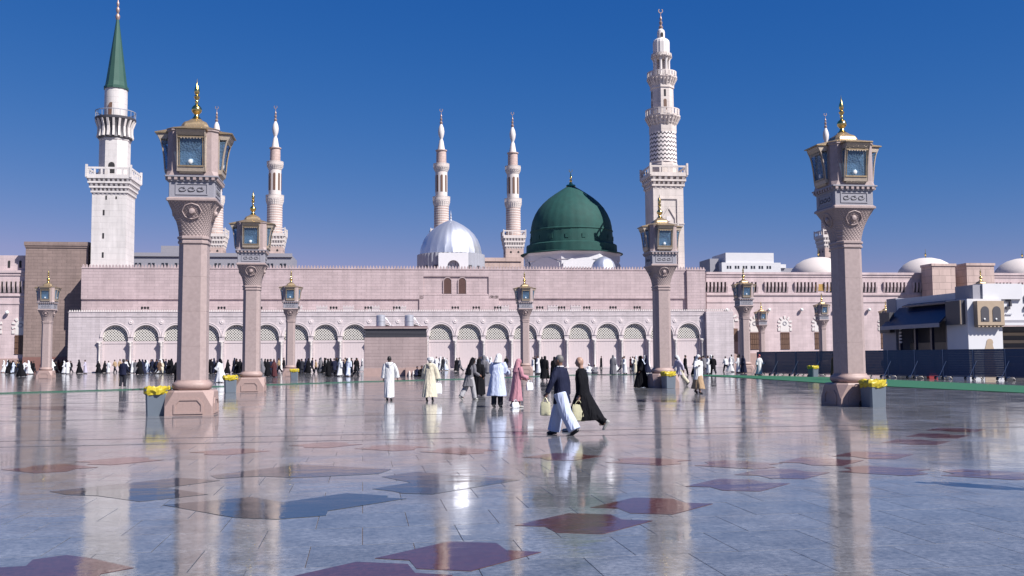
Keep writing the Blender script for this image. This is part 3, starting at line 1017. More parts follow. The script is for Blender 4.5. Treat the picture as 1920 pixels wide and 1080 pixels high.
# ------------------------------------------------------------------ minarets
def balcony_sq(t, z0, w0, z1, w1, z2, m, rows=3, slots=5):
    """corbelled square balcony: stepped tiers with rows of brackets, then a pierced parapet"""
    cb = MB()
    for r in range(rows):
        f0, f1 = r / rows, (r + 1) / rows
        za, zb = z0 + (z1 - z0) * f0, z0 + (z1 - z0) * f1
        wa = w0 + (w1 - w0) * (f1)
        cb.box(-wa, wa, -wa, wa, za + (zb - za) * .62, zb)
    for r in range(rows):
        f0, f1 = r / rows, (r + 1) / rows
        za, zb = z0 + (z1 - z0) * f0, z0 + (z1 - z0) * f1
        wa, wi = w0 + (w1 - w0) * (f1) - .04, w0 + (w1 - w0) * f0
        ins = .30 if r else .01
        cb.box(-wi + ins, wi - ins, -wi + ins, wi - ins, za, za + (zb - za) * .62)
        nb = slots + 2 + r % 2
        for q in range(4):
            c, s = math.cos(q * math.pi / 2), math.sin(q * math.pi / 2)
            for k in range(nb):
                x = -wi + (k + .5) * 2 * wi / nb
                hw_ = wi / nb * .45
                vs = [(x + sx * hw_, -y, z) for z, y in ((za, wi - .02), (za + (zb - za) * .62, wa)) for sx in (-1, 1)]
                v2 = [(x + sx * hw_, -wi + .34, z) for z in (za, za + (zb - za) * .62) for sx in (-1, 1)]
                al = [(px * c - py * s, px * s + py * c, pz) for px, py, pz in vs + v2]
                cb.add(al, [(0, 1, 3, 2), (0, 2, 6, 4), (1, 5, 7, 3), (2, 3, 7, 6), (0, 4, 5, 1)])
    b_ = cb.build('balcony', m, t)
    pr = MB()
    th = .14
    for q in range(4):
        c, s = math.cos(q * math.pi / 2), math.sin(q * math.pi / 2)
        def bx(x0, x1, y0, y1, za, zb):
            o = MB().box(x0, x1, y0, y1, za, zb)
            pr.add([(px * c - py * s, px * s + py * c, pz) for px, py, pz in o.v], o.f)
        H_ = z2 - z1
        bx(-w1 + th, w1 - th, -w1, -w1 + th, z1, z1 + .22 * H_)
        bx(-w1 + th, w1 - th, -w1, -w1 + th, z1 + .8 * H_, z2)
        for k in range(slots + 1):
            x = -w1 + .25 + k * (2 * w1 - .5) / slots
            bx(x - .13, x + .13, -w1 + .01, -w1 + th - .01, z1 + .22 * H_, z1 + .8 * H_)
        bx(-w1 - .08, -w1 + .22, -w1 - .08, -w1 + .22, z1 - .1, z2 + .35)
    pr.build('parapet', m, b_)
    return b_


def balcony_oct(t, z0, r0_, z1, r1_, z2, m, n=8, steps=3, rail=None):
    prof = [(r0_, z0)]
    for k in range(steps):
        a = (k + 1) / steps
        zz0 = z0 + (z1 - z0) * k / steps
        zz1 = z0 + (z1 - z0) * a
        rr = r0_ + (r1_ - r0_) * a
        prof += [(rr - (r1_ - r0_) * .55 / steps, zz0 + .3 * (zz1 - zz0)), (rr, zz0 + .6 * (zz1 - zz0)), (rr, zz1)]
    b_ = MB().lathe(prof, n, ph=math.pi / n).build('balcony', m, t)
    br = MB()
    cnt = 24
    for k in range(cnt):
        a = 2 * math.pi * (k + .5) / cnt
        ra, rb = r0_ + .02, r1_ + .03
        w = .35 * r1_ * math.pi / cnt
        zt = z0 + (z1 - z0) * .8
        c, s = math.cos(a), math.sin(a)
        pts = [(ra - .1, z0), (ra, z0), (rb, zt), (ra - .1, zt)]
        o = MB().prism(pts, -w, w, 'y')
        br.add([(x * c - y * s, x * s + y * c, z) for x, y, z in o.v], o.f)
    br.build('brackets', m, b_)
    pr = MB()
    for k in range(n * 3):
        a0, a1 = 2 * math.pi * k / (n * 3), 2 * math.pi * (k + .72) / (n * 3)
        rr = r1_ * math.cos(math.pi / n)
        pts = [((rr) * math.cos(a0), rr * math.sin(a0)), ((rr + .1) * math.cos(a0), (rr + .1) * math.sin(a0)), ((rr + .1) * math.cos(a1), (rr + .1) * math.sin(a1)), (rr * math.cos(a1), rr * math.sin(a1))]
        pr.prism(pts, z1, z2 - .15)
    ringp = []
    for k in range(n * 3 + 1):
        a = 2 * math.pi * k / (n * 3)
        ringp.append((rr * math.cos(a), rr * math.sin(a)))
    for k in range(n * 3):
        (xa, ya), (xb, yb) = ringp[k], ringp[k + 1]
        pr.prism([(xa, ya), (xa * 1.05, ya * 1.05), (xb * 1.05, yb * 1.05), (xb, yb)], z2 - .15, z2)
    pr.build('railing', rail or m, b_)
    return b_


def finial(t, z0, z1, r, m=GOLD):
    H_ = z1 - z0
    prof = [(r * .6, z0)]
    for a, e in ((.05, .9), (.12, 1.0), (.2, .35), (.26, .7), (.34, .8), (.4, .3), (.45, .55), (.52, .6), (.57, .25), (.62, .2), (.78, .12)):
        prof.append((r * e, z0 + H_ * a))
    MB().lathe(prof, 10).build('finial', m, t, smooth=True)
    mb = MB()
    ring_arch(mb, r * .75, r * 1.1, -r * .15, r * .15, z0 + H_ * .86, -math.pi * 1.3, math.pi * .3, 14)
    mb.build('crescent', m, t)


def slit(t, x, y, z, w, hh, q=0, m=DARK, arched=False):
    """narrow opening on the face at distance y from the axis"""
    mb = MB()
    if arched:
        mb.prism([(x - w / 2, z), (x + w / 2, z), (x + w / 2, z + hh)] + arc(x, z + hh, w / 2, 0, math.pi, 8)[1:], -y - .02, -y + .3, 'y')
    else:
        mb.box(x - w / 2, x + w / 2, -y - .02, -y + .3, z, z + hh)
    o = mb.build('opening', m, t)
    o.rotation_euler = (0, 0, q * math.pi / 2)
    return o


ml = thing('left_minaret', 'white square minaret with a tall green cone roof at the far left', 'minaret', mloc(-39.9, 151.2), TH)
ml.name = 'minaret'
hwL = 2.42
MB().box(-hwL, hwL, -hwL, hwL, 0, 25.9).build('shaft', MINW, ml)
for z in (15.9 + .6, 19.3, 22.7):
    slit(ml, -.75, hwL, z, .26, .8)
slit(ml, -.45, hwL, 25.0, .22, .6)
slit(ml, .95, hwL, 25.1, .22, .4)
balcony_sq(ml, 25.6, hwL, 28.3, 3.15, 29.7, MINW, 4, 6)
MB().lathe([(2.2, 28.3), (2.2, 34.0), (2.3, 34.1), (2.3, 34.35)], 8, ph=math.pi / 8).build('octagonal_stage', MINW, ml)
slit(ml, .1, 2.05, 29.0, .9, 1.2, 0, DARK, True)
# flared balcony of upright ribs
fb = MB().lathe([(2.25, 34.3), (2.45, 34.45), (2.4, 34.6), (2.2, 35.2), (2.25, 36.0), (2.6, 36.9), (2.85, 37.15), (2.9, 37.35), (2.9, 37.5)], 24).build('flared_balcony', DARKBAND, ml, smooth=30)
for k in range(20):
    a = 2 * math.pi * (k + .5) / 20
    mb = MB()
    mb.prism([(2.2, 34.55), (2.62, 34.6), (2.5, 35.3), (2.5, 36.0), (2.78, 36.8), (2.88, 37.1), (2.3, 37.1), (2.15, 36.0)], -.15, .15, 'y')
    mb.build('rib', WHITE_ST, fb, (0, 0, 0), a)
    MB().lathe([(.04, 37.5), (.04, 38.5)], 6).build('railing_post', GREYMET, fb, (2.8 * math.cos(a), 2.8 * math.sin(a), 0))
MB().loft([[((r) * math.cos(2 * math.pi * k / 32), r * math.sin(2 * math.pi * k / 32), z) for k in range(32)] for r, z in ((2.75, 38.42), (2.86, 38.42), (2.86, 38.52), (2.75, 38.52), (2.75, 38.42))], False).build('handrail', GREYMET, fb)
MB().lathe([(1.62, 37.4), (1.6, 42.0)], 28).build('round_stage', MINW, ml, smooth=30)
slit(ml, -.25, 1.58, 37.6, .75, 1.7, 0, WOOD, True)
MB().lathe([(1.78, 41.9), (1.78, 42.25), (1.62, 42.35), (1.5, 43.0), (.2, 52.7), (.05, 52.9)], 12).build('cone_roof', GREENC, ml)
finial(ml, 52.6, 57.6, .35, BRONZE)

mr_ = thing('minaret', 'tall white minaret with zigzag bands and four balconies right of the green dome', 'minaret', mloc(44.35, 152.6), TH)
hwR = 2.45
sh = MB().box(-hwR, hwR, -hwR, hwR, 0, 28.3).build('shaft', MINP, mr_)
fr = MB()
for s in (-1, 1):
    fr.box(s * 1.45 - .12, s * 1.45 + .12, -hwR - .16, -hwR, 15.0, 26.4)
fr.box(-1.57, 1.57, -hwR - .16, -hwR, 26.4, 26.65)
fr.box(-hwR - .06, hwR + .06, -hwR - .1, -hwR, 22.4, 22.6)
for s in (-1, 1):
    fr.prism([(s * 0.95, 18), (s * 1.12, 18), (s * 1.12, 23.4), (0, 25.2), (0, 24.9), (s * .95, 23.3)], -hwR - .14, -hwR, 'y')
fr.build('blind_arch', MINP, sh)
slit(mr_, 0, hwR, 18.4, .8, 1.6, 0, DARK, True)
mb = MB().prism(arc(0, 23.3, .42, 0, 2 * math.pi, 12)[:-1], -hwR - .08, -hwR, 'y')
mb.build('medallion', WHITE_ST, sh)
balcony_sq(mr_, 28.0, hwR, 30.3, 3.05, 31.7, MINP, 3, 4)
MB().lathe([(2.35, 30.3), (2.35, 32.2), (2.2, 32.3), (2.2, 32.6)], 8, ph=math.pi / 8).build('octagonal_stage', MINP, mr_)
MB().lathe([(2.18, 32.6), (2.12, 37.4)], 28).build('zigzag_stage', chevron('zigzag_inlay', (0.74, 0.66, 0.62), (0.06, 0.055, 0.065)), mr_, smooth=30)
MB().lathe([(2.2, 37.4), (2.2, 38.8)], 8, ph=math.pi / 8).build('octagonal_stage', MINP, mr_)
balcony_oct(mr_, 38.6, 2.15, 40.2, 2.85, 41.2, MINP)
MB().lathe([(1.85, 40.2), (1.8, 44.6), (1.95, 44.7), (1.95, 45.2)], 8, ph=math.pi / 8).build('octagonal_stage', MINP, mr_)
for q in range(4):
    for dx, z, w, hh, ar in ((0, 41.0, .5, 1.5, True), (0, 43.2, .3, 1.1, False)):
        slit(mr_, dx, 1.70, z, w, hh, q, WOOD if z < 42 else DARK, ar)
balcony_oct(mr_, 45.1, 1.85, 46.6, 2.45, 47.4, MINP)
MB().lathe([(.75, 46.6), (.75, 49.9)], 12).build('core', MINP, mr_)
for k in range(8):
    a = 2 * math.pi * (k + .5) / 8
    MB().lathe([(.3, 46.6), (.24, 46.9), (.22, 49.2), (.34, 49.6)], 8).build('column', WHITE_ST, mr_, (1.15 * math.cos(a), 1.15 * math.sin(a), 0), smooth=True)
balcony_oct(mr_, 49.4, 1.3, 50.0, 1.7, 50.45, MINP, 8, 2)
gore([(1.28, 50.0), (1.32, 52.3), (1.22, 52.7), (.9, 52.95), (.6, 53.05)], 16, 0.035).build('fluted_stage', WHITE_ST, mr_)
MB().lathe([(.62, 52.95), (.62, 54.1), (.55, 54.4), (.3, 54.65), (.08, 54.8)], 14).build('lantern_stage', WHITE_ST, mr_, smooth=30)
slit(mr_, 0, .60, 53.2, .4, .55, 0, DARK, True)
finial(mr_, 54.6, 58.2, .36, BRONZE)

# tall slender far minarets
def far_minaret():
    t = thing('minaret', 'far', 'minaret', (0, 0, 0), TH, 'tall thin pink stone minarets rising behind the mosque')
    MB().box(-3.6, 3.6, -3.6, 3.6, 0, 47).build('square_shaft', FARST, t)
    for q in range(4):
        for x in (-1.5, 1.5):
            slit(t, x, 3.6, 38.5, 1.0, 3.6, q, DARK, True)
            slit(t, x, 3.6, 44.8, .8, .5, q, DARK, True)
        for x in (-1.5, 1.5):
            slit(t, x, 3.6, 30.5, 1.0, 3.6, q, DARK, True)
    balcony_sq(t, 46.4, 3.6, 51.6, 4.5, 54.2, FARWH, 3, 5)
    MB().lathe([(2.95, 51.6), (2.9, 64.2)], 24).build('banded_stage', FARST, t, smooth=30)
    for z in range(53, 64, 1):
        MB().lathe([(2.98, z + .1), (2.98, z + .5)], 24).build('band', FARWH, t)
    balcony_oct(t, 63.9, 2.9, 66.4, 3.45, 68.0, FARWH, 16, 3)
    st = MB().lathe([(2.4, 66.4), (2.4, 80.0)], 16, ph=.2).build('open_stage', FARWH, t, smooth=30)
    for k in range(8):
        a = 2 * math.pi * k / 8
        mb = MB()
        mb.prism([(-.42, 70), (.42, 70), (.42, 76.6)] + arc(0, 76.6, .42, 0, math.pi, 6)[1:], -2.46, -2.2, 'y')
        mb.build('opening', WOOD, st, (0, 0, 0), a)
    balcony_oct(t, 78.4, 2.4, 80.4, 3.15, 81.8, FARWH, 16, 3)
    MB().lathe([(2.05, 80.4), (1.95, 87.0), (2.3, 87.2), (2.3, 87.6), (1.5, 87.7)], 16).build('upper_stage', FARST, t, smooth=30)
    MB().lathe([(1.5, 87.5), (.85, 91.5), (.55, 92.2), (.6, 92.4), (1.1, 94.0), (1.25, 95.5), (1.0, 97.0), (.55, 98.2), (.2, 98.8)], 14).build('bulb', WHITE_ST, t, smooth=True)
    finial(t, 98.5, 105.5, .62, BRONZE)
    return t


fm0 = far_minaret()
for i, (u, v, z, lab) in enumerate([(-42.8, 390, -4.2, 'thin pink minaret right of the second lamp column from the left'), (22.1, 390, -3.8, 'thin pink minaret rising behind the silver dome'),
                                    (50.9, 390, -4.4, 'thin pink minaret between the silver dome and the green dome'), (-65.2, 390, -5.0, 'thin pink minaret mostly hidden behind the tall left lamp column'),
                                    (184, 390, -1.6, 'thin pink minaret half hidden behind the big right lamp column')]):
    o = fm0 if i == 0 else copy_tree(fm0)
    o.location = mloc(u, v)
    o.scale = (1, 1, (105.5 + z) / 105.5)
    o['label'] = lab

# ------------------------------------------------------------------ brown tower and left wing
tw = thing('stone_tower', 'plain square brown stone tower left of the white minaret', 'tower', mloc(-47.25, 149.6), TH)
MB().box(-4.3, 4.3, 0, 9, 0, 18.0).build('wall', BROWN, tw)
MB().box(-4.4, 4.4, -.1, 9.1, 18.0, 18.3).build('cornice', BROWN, tw)
MB().box(-4.5, 4.5, -.2, 9.2, 18.302, 18.85).build('coping', BROWN, tw)
MB().box(-4.32, 4.32, -.06, 0, 0, 2.2).build('plinth', plain('red_plinth', (0.26, 0.13, 0.11), 0.6, var=0.15), tw)

lw = thing('left_wing', 'pink stone wing with striped arched windows at the left edge', 'building', mloc(-64.6, 150.6), TH)
lw.name = 'mosque_wing'


def slot_group(parent, x, z, hh, n=6, m=WING):
    """a row of small slanting openings between brackets in the frieze"""
    w = .62
    fr = MB()
    for k in range(n + 1):
        xx = x + (k - n / 2) * w
        fr.prism([(-.02, z), (-.34, z + hh * .55), (-.34, z + hh), (-.02, z + hh)], xx - .15, xx + .15, 'x')
    fr.build('brackets', m, parent)
    MB().box(x - n / 2 * w + .12, x + n / 2 * w - .12, -.05, -.01, z + .05, z + hh - .05).build('frieze_opening', DARK, parent)


def wing_window(parent, x, z0=2.6):
    """wooden window below a blind arch of alternating pale and pink voussoirs"""
    o = MB().box(x - .78, x + .78, -.03, .0, z0, z0 + 2.75).build('window', WOOD, parent)
    mb = MB()
    for k in range(5):
        mb.box(x - .7 + k * .35 - .035, x - .7 + k * .35 + .035, -.07, -.032, z0 + .08, z0 + 2.65)
    for k in range(4):
        mb.box(x - .76, x + .76, -.1, -.072, z0 + .06 + k * .84, z0 + .14 + k * .84)
    mb.build('grille', WOOD, o)
    ty = MB().prism([(x - .72, z0 + 2.85), (x + .72, z0 + 2.85), (x + .72, z0 + 4.2)] + arc(x, z0 + 4.2, .72, 0, math.pi, 10)[1:], -.04, .0, 'y').build('tympanum', WHITE_ST, parent)
    mb = MB()
    ring_arch(mb, .22, .34, -.09, -.042, z0 + 4.2, 0, 2 * math.pi, 14, cx=x)
    mb.build('roundel', GREYST, ty)
    nv = 13
    for k in range(nv):
        if k % 2 == 0:
            a0, a1 = math.pi * (k / nv) * 1.3 - .47, math.pi * ((k + 1) / nv) * 1.3 - .47
            mb = MB()
            ring_arch(mb, .76, 1.22, -.10, -.0, z0 + 4.2, a0, a1, 3, cx=x)
            mb.build('voussoir', WHITE_ST, parent)
    for s in (-1, 1):
        MB().box(x + s * .98 - .2, x + s * .98 + .2, -.1, 0, z0 + 3.0, z0 + 3.5).build('voussoir', WHITE_ST, parent)


globe_me = MB()
globe_me.ell((0, -.34, 0), (.28, .28, .28), 12, 8)
globe_me = globe_me.mesh('globe', GLOBE, True)
arm_me = MB().box(-.05, .05, -.2, 0, -.05, .05).mesh('globe_bracket', BRASS)


def wing(parent, x0, x1, top, grp, wins, globes, depth=12):
    MB().box(x0, x1, 0, depth, 0, top).build('wall', WING, parent)
    MB().box(x0, x1, -.22, 0, top - .35, top + .02).build('cornice', WING, parent)
    MB().box(x0, x1, -.10, 0, top - .75, top - .37).build('cornice', WING, parent)
    MB().box(x0, x1, -.16, 0, top - 3.75, top - 3.45).build('ledge', WING, parent)
    MB().box(x0, x1, -.09, 0, top - 4.9, top - 4.65).build('ledge', WING, parent)
    MB().box(x0, x1, -.16, 0, 0, 2.0).build('plinth', plain('wing_plinth', (0.45, 0.31, 0.28), 0.6) if 'wing_plinth' not in MATS else MATS['wing_plinth'], parent)
    for x in grp:
        slot_group(parent, x, top - 3.3, 1.75)
    for x in wins:
        wing_window(parent, x)
    for x in globes:
        a = link('wall_globe', globe_me, parent, (x, 0, top - 6.1))
        link('bracket', arm_me, a)


wing(lw, -6, 13, 14.75, [-3.5, 1.5, 6.5, 10.6], [4.5, 8.6, 12.3], [2.2, 6.4, 10.5])
MB().box(-6, 13, .5, 10, 14.78, 17.0).build('attic', WING, lw)
for k in range(8):
    x = 1.0 + k * 1.55
    MB().prism([(x - .16, 15.2), (x + .16, 15.2), (x + .16, 16.1)] + arc(x, 16.1, .16, 0, math.pi, 6)[1:], .45, .5, 'y').build('attic_window', DARK, lw)

# ------------------------------------------------------------------ right wing
rwg = thing('mosque_wing', 'long pink stone wing with frieze brackets and striped arched windows at right', 'building', mloc(51.2, 153), TH)
wing(rwg, 0, 75, 15.1, [1.5, 6.6, 11.7, 16.8, 21.9, 27.0, 32.1, 37.2, 46, 51, 56.2, 61.5, 67], [7.9, 13.0, 18.8, 24.5, 30.2, 36, 42], [3.2, 10.3, 15.8, 21.6, 27.4, 33.2])
MB().box(18.3, 21.0, -.06, -.005, 12.1, 13.2).build('gilded_panel', plain('gilded', (0.55, 0.33, 0.10), 0.5, 0.3, 0.2, 6), rwg)
MB().box(1.9, 5.0, -.1, 0, 0, 3.9).build('door', plain('door_leaf', (0.33, 0.19, 0.15), 0.5, var=0.2), rwg)
MB().box(1.9, 5.0, -.2, 0, 3.902, 6.0).build('door_screen', WOOD, rwg)
ty = MB()
for k in range(0, 13, 2):
    ring_arch(ty, 1.15, 1.75, -.12, 0, 7.2, math.pi * k / 13, math.pi * (k + 1) / 13, 3, cx=3.45)
ty.build('door_voussoirs', WHITE_ST, rwg)
MB().prism([(2.4, 6.1), (4.5, 6.1), (4.5, 7.2)] + arc(3.45, 7.2, 1.05, 0, math.pi, 10)[1:], -.06, 0, 'y').build('door_tympanum', WHITE_ST, rwg)
for a, b_, zt in ((36.6, 40.6, 15.9), (42.6, 47.4, 16.0)):
    MB().box(a, b_, -3.8, -.5, 0, zt).build('porch_tower', FARST, rwg)
    MB().box(a - .15, b_ + .15, -3.95, -.49, zt + .002, zt + .4).build('porch_coping', FARST, rwg)
for i, (u, lab) in enumerate(((79.0, 'low white dome on the right wing behind the big right lamp'), (100.0, 'low white dome on the right wing above the white pavilion'), (119.5, 'low white dome cut by the right edge'))):
    d = thing('roof_dome', lab, 'dome', mloc(u, 172), TH, 'low white roof domes')
    MB().lathe([(5.2, 14.2), (5.2, 16.6), (4.7, 17.5), (3.9, 18.4), (2.7, 19.1), (1.3, 19.5), (.1, 19.6)], 32).build('dome_shell', FARWH, d, smooth=30)
    MB().lathe([(.15, 19.55), (.08, 19.9), (.2, 20.2), (.05, 20.5), (.03, 21.2)], 8).build('finial', GOLD, d)
    MB().lathe([(5.6, 0), (5.6, 14.6)], 24).build('drum', FARWH, d)

fb_ = thing('white_block', 'plain white building with small paired windows beyond the right wing', 'building', mloc(70.4, 200), TH)
MB().box(0, 13, 0, 10, 0, 21.3).build('wall', WHITEP, fb_)
MB().box(1.0, 11.6, .3, 9, 21.3, 23.4).build('upper_storey', WHITEP, fb_)
MB().box(-1.9, 0, 2, 9, 0, 22.3).build('side_block', GREYST, fb_)
for k in range(6):
    for zz in (18.0, 20.0):
        for d in (-.3, .3):
            MB().box(1.6 + k * 1.75 + d - .18, 1.6 + k * 1.75 + d + .18, -.05, 0, zz, zz + .6).build('window', PANE, fb_)
fb2 = thing('grey_block', 'low grey building peeking out right of the plain white building', 'building', mloc(84.5, 205), TH)
MB().box(0, 5, 0, 8, 0, 20.6).build('wall', GREYST, fb2)
MB().box(.5, 2.0, -.4, 3, 20.6, 21.4).build('roof_unit', WHITEP, fb2)
fb3 = thing('roof_hut', 'small tan hut with white coping behind the green dome drum', 'hut', mloc(42.2, 182), TH)
MB().box(-2.5, 1.8, 0, 3, 0, 17.5).build('wall', TAN, fb3)
MB().box(-2.6, 1.9, -.1, 3.1, 17.5, 18.2).build('coping', WHITEP, fb3)

# ------------------------------------------------------------------ stone kiosk with two steel tanks
bk = thing('service_kiosk', 'flat roofed pink stone kiosk with dark louvre band in front of the arcade', 'kiosk', (3.0, 91.6, 0))
MB().box(-2.88, 2.88, 0, 4.2, 0, 3.56).build('wall', KIOSK, bk)
MB().box(-2.93, 2.93, -.05, 4.25, -.005, .75).build('plinth', MATS['wing_plinth'], bk)
MB().box(-2.80, 2.80, .06, 4.1, 3.56, 4.36).build('louvre_band', DARKBAND, bk)
lv = MB()
for k in range(6):
    lv.box(-2.84, 2.84, .02, .058, 3.60 + k * .125, 3.66 + k * .125)
lv.build('louvres', DARKBAND, bk)
MB().box(-2.96, 2.96, -.08, 4.3, 4.362, 4.50).build('roof_slab', KIOSK, bk)
MB().box(-2.90, 2.90, -.02, 4.2, 4.502, 4.60).build('coping', plain('coping_maroon', (0.2, 0.12, 0.13), 0.6), bk)
for i, x in enumerate((1.62, 4.25)):
    t = thing('steel_tank', ('left' if i == 0 else 'right') + ' cylindrical steel tank on the kiosk roof', 'tank', (x, 92.6, 4.6), 0, 'steel tanks on the kiosk roof')
    MB().lathe([(.43, 0), (.43, 1.0), (.38, 1.05), (.05, 1.1)], 24).build('shell', STEEL, t, smooth=40)
    MB().lathe([(.45, .45), (.45, .52)], 24).build('hoop', STEEL, t)
    MB().tube([(.43, 0, .8), (.62, 0, .6), (.95, 0, .06), (1.2, 0, .04)], .03, 6).build('pipe', STEEL, t)

rk = thing('tap_rack', 'low brown stone bench with pale taps against the kiosk', 'bench', (4.75, 91.0, 0))
MB().box(-.9, .9, 0, .4, -.005, .8).build('bench', MATS['wing_plinth'], rk)
for k in range(4):
    MB().lathe([(.09, 0), (.10, .3), (.06, .42), (.03, .5)], 8).build('jug', WHITE_ST, rk, (-.55 + k * .36, -.12, .0), smooth=True)

# ------------------------------------------------------------------ litter bins
def make_bin():
    t = thing('litter_bin', 'bin', 'bin', (0, 0, 0), 0, 'grey wheeled bins with yellow liners')
    b_ = MB()
    def sq(w, d, z):
        c = .05
        return [(-w + c, -d, z), (w - c, -d, z), (w, -d + c, z), (w, d - c, z), (w - c, d, z), (-w + c, d, z), (-w, d - c, z), (-w, -d + c, z)]
    b_.loft([sq(.27, .28, .0), (sq(.295, .305, .72)), sq(.32, .33, .74), sq(.32, .33, .80)])
    b_.build('body', BINGREY, t)
    li = MB()
    rr = []
    r2 = random.Random(5)
    prof = [(.315, .62), (.345, .66), (.365, .74), (.36, .82), (.31, .86), (.27, .83), (.2, .80)]
    for w, z in prof:
        ring = []
        for k in range(28):
            a = 2 * math.pi * k / 28
            c, s = math.cos(a), math.sin(a)
            e = w / max(abs(c), abs(s)) ** .75 * (1 + r2.uniform(-.07, .09))
            ring.append((e * c, e * s, z + r2.uniform(-.035, .035)))
        rr.append(ring)
    li.loft(rr)
    li.build('liner', YELLOW, t)
    for s in (-1, 1):
        w = MB().lathe([(.02, -.03), (.10, -.03), (.105, 0), (.10, .03), (.02, .03)], 14)
        w.v = [(z + s * .22, y + .29, x + .10) for x, y, z in w.v]
        w.build('wheel', BLACKP, t)
    MB().tube([(-.25, .34, .74), (-.25, .42, .79), (.25, .42, .79), (.25, .34, .74)], .018, 6).build('handle', BLACKP, t)
    return t


bin0 = make_bin()
for i, (x, y, rz, lab) in enumerate([(-6.08, 30.85, -1.45, 'grey wheeled bin with yellow liner left of the tallest lamp column'), (-6.55, 51.0, .2, 'grey bin with yellow liner beside the second lamp column from the left'),
                                     (-5.4, 80.4, 0, 'grey bin with yellow liner in front of the small third lamp column'), (15.62, 49.45, .15, 'grey bin with yellow liner in front of the mid sized lamp'),
                                     (15.98, 29.35, .1, 'grey bin with yellow liner at the front of the big right lamp column'), (33.5, 70.3, .3, 'distant grey bin with yellow liner standing before the navy barrier')]):
    o = bin0 if i == 0 else copy_tree(bin0)
    o.location = (x, y, 0)
    o.rotation_euler = (0, 0, rz)
    o['label'] = lab

# ------------------------------------------------------------------ navy barrier
BA, BB = Vector((32.3, 78.1, 0)), Vector((42.0, 47.0, 0))
BL = (BB - BA).length
PN = 14
pl_ = BL / PN
ang = math.atan2(BB.y - BA.y, BB.x - BA.x)
bp0 = thing('barrier_panel', 'tall navy slatted crowd barrier panel on curved pale feet', 'barrier', (0, 0, 0), 0, 'navy barrier panels')
fr = MB()
fr.box(-pl_ / 2 + .02, -pl_ / 2 + .07, -.025, .025, .18, 1.95).box(pl_ / 2 - .07, pl_ / 2 - .02, -.025, .025, .18, 1.95)
fr.box(-pl_ / 2 + .07, pl_ / 2 - .07, -.025, .025, 1.89, 1.95).box(-pl_ / 2 + .07, pl_ / 2 - .07, -.025, .025, .18, .24)
fr.build('frame', NAVYF, bp0)
sl = MB()
for k in range(15):
    z = .25 + k * .1095
    sl.box(-pl_ / 2 + .07, pl_ / 2 - .07, -.012, .012, z, z + .106)
sl.build('slats', NAVYF, bp0)
for s in (-1, 1):
    x = s * (pl_ / 2 - .35)
    ft = MB()
    pts = []
    for k in range(9):
        a = math.pi * k / 8
        pts.append((x + .06 * s, -.42 * math.cos(a), .03 + .17 * math.sin(a)))
    ft.tube(pts, .04, 6)
    f_ = ft.build('foot', WHITE_ST, bp0)
    for yy in (-.42, .42):
        w = MB().lathe([(.02, -.03), (.10, -.03), (.10, .03), (.02, .03)], 12)
        w.v = [(z + x + .06 * s, y + yy, xx + .10) for xx, y, z in w.v]
        w.build('wheel', BLACKP, f_)
MB().tube([(-pl_ / 2 + .3, -.05, 1.2), (-pl_ / 2 + .05, -.55, .05)], .018, 5).build('brace', STEEL, bp0)
for i in range(PN):
    o = bp0 if i == 0 else copy_tree(bp0)
    c = BA.lerp(BB, (i + .5) / PN)
    o.location = (c.x, c.y, 0)
    o.rotation_euler = (0, 0, ang)
    o['label'] = 'navy slatted barrier panel on pale feet, %s from the left end' % words[i]
rb = thing('red_bag', 'small red bag on the ground behind the navy barrier feet', 'bag', (38.2, 62.2, 0))
bg_ = MB()
bg_.loft([[(-.3, -.14, -.002), (.3, -.14, -.002), (.3, .14, -.002), (-.3, .14, -.002)], [(-.34, -.17, .18), (.34, -.17, .18), (.34, .17, .18), (-.34, .17, .18)], [(-.2, -.06, .42), (.2, -.06, .42), (.2, .06, .42), (-.2, .06, .42)]])
bg_.build('body', REDP, rb)
MB().tube([(-.14, 0, .4), (-.1, 0, .56), (.1, 0, .56), (.14, 0, .4)], .02, 6).build('handle', REDP, rb)

# ------------------------------------------------------------------ white pavilion at right
pv = thing('pavilion', 'white entrance pavilion with navy sloping canopy behind the barrier at right', 'pavilion', (49.4, 75, 0))
# near tower
tw_ = MB().box(0, 3.1, 0, 3.0, 0, 6.2).build('near_tower', WHITEP, pv)
MB().box(-.0, 3.6, .35, 3.0, 6.2, 7.5).build('tower_upper', WHITEP, pv, (1.7, 0, 0))
MB().box(.9, 1.68, .5, 3.0, 6.2, 7.4).build('tower_step', GREYST, pv)
MB().box(3.1, 12, .6, 4, 4.45, 7.45).build('front_wall', WHITEP, pv)
MB().box(3.1, 12, -.35, .6, 4.0, 4.2).build('front_canopy', WHITEP, pv)
MB().box(3.1, 12, -.25, .55, 4.2, 4.42).build('front_canopy_band', GREYST, pv)
MB().box(3.1, 12, 3.2, 3.6, 0, 4.0).build('back_wall', DARKBAND, pv)
for k in range(5):
    MB().box(4.0, 9.0, 2.9, 3.0, .6 + k * .65, .85 + k * .65).build('shutter_rail', TAN, pv)
for k, x in enumerate((3.9, 5.6)):
    lm = MB()
    lm.box(x, x + .45, .48, .598, 6.0, 6.5)
    lm.box(x + .3, x + .45, .40, .598, 5.6, 6.0)
    lm.box(x - .05, x + .3, .40, .598, 5.35, 5.6)
    lm.build('wall_bracket', DARKBAND, pv)
    MB().box(x - .05, x + .5, .5, .597, 4.9, 5.0).build('bracket_tray', STEEL, pv)
MB().prism([(1.35, .0), (2.35, .0), (2.35, 1.0), (2.15, 1.3), (2.3, 1.8), (2.15, 2.4)] + arc(1.9, 2.6, .3, 0, math.pi, 6) + [(1.55, 2.4), (1.35, 1.8)], -.03, .0, 'y').build('niche', TAN, tw_)
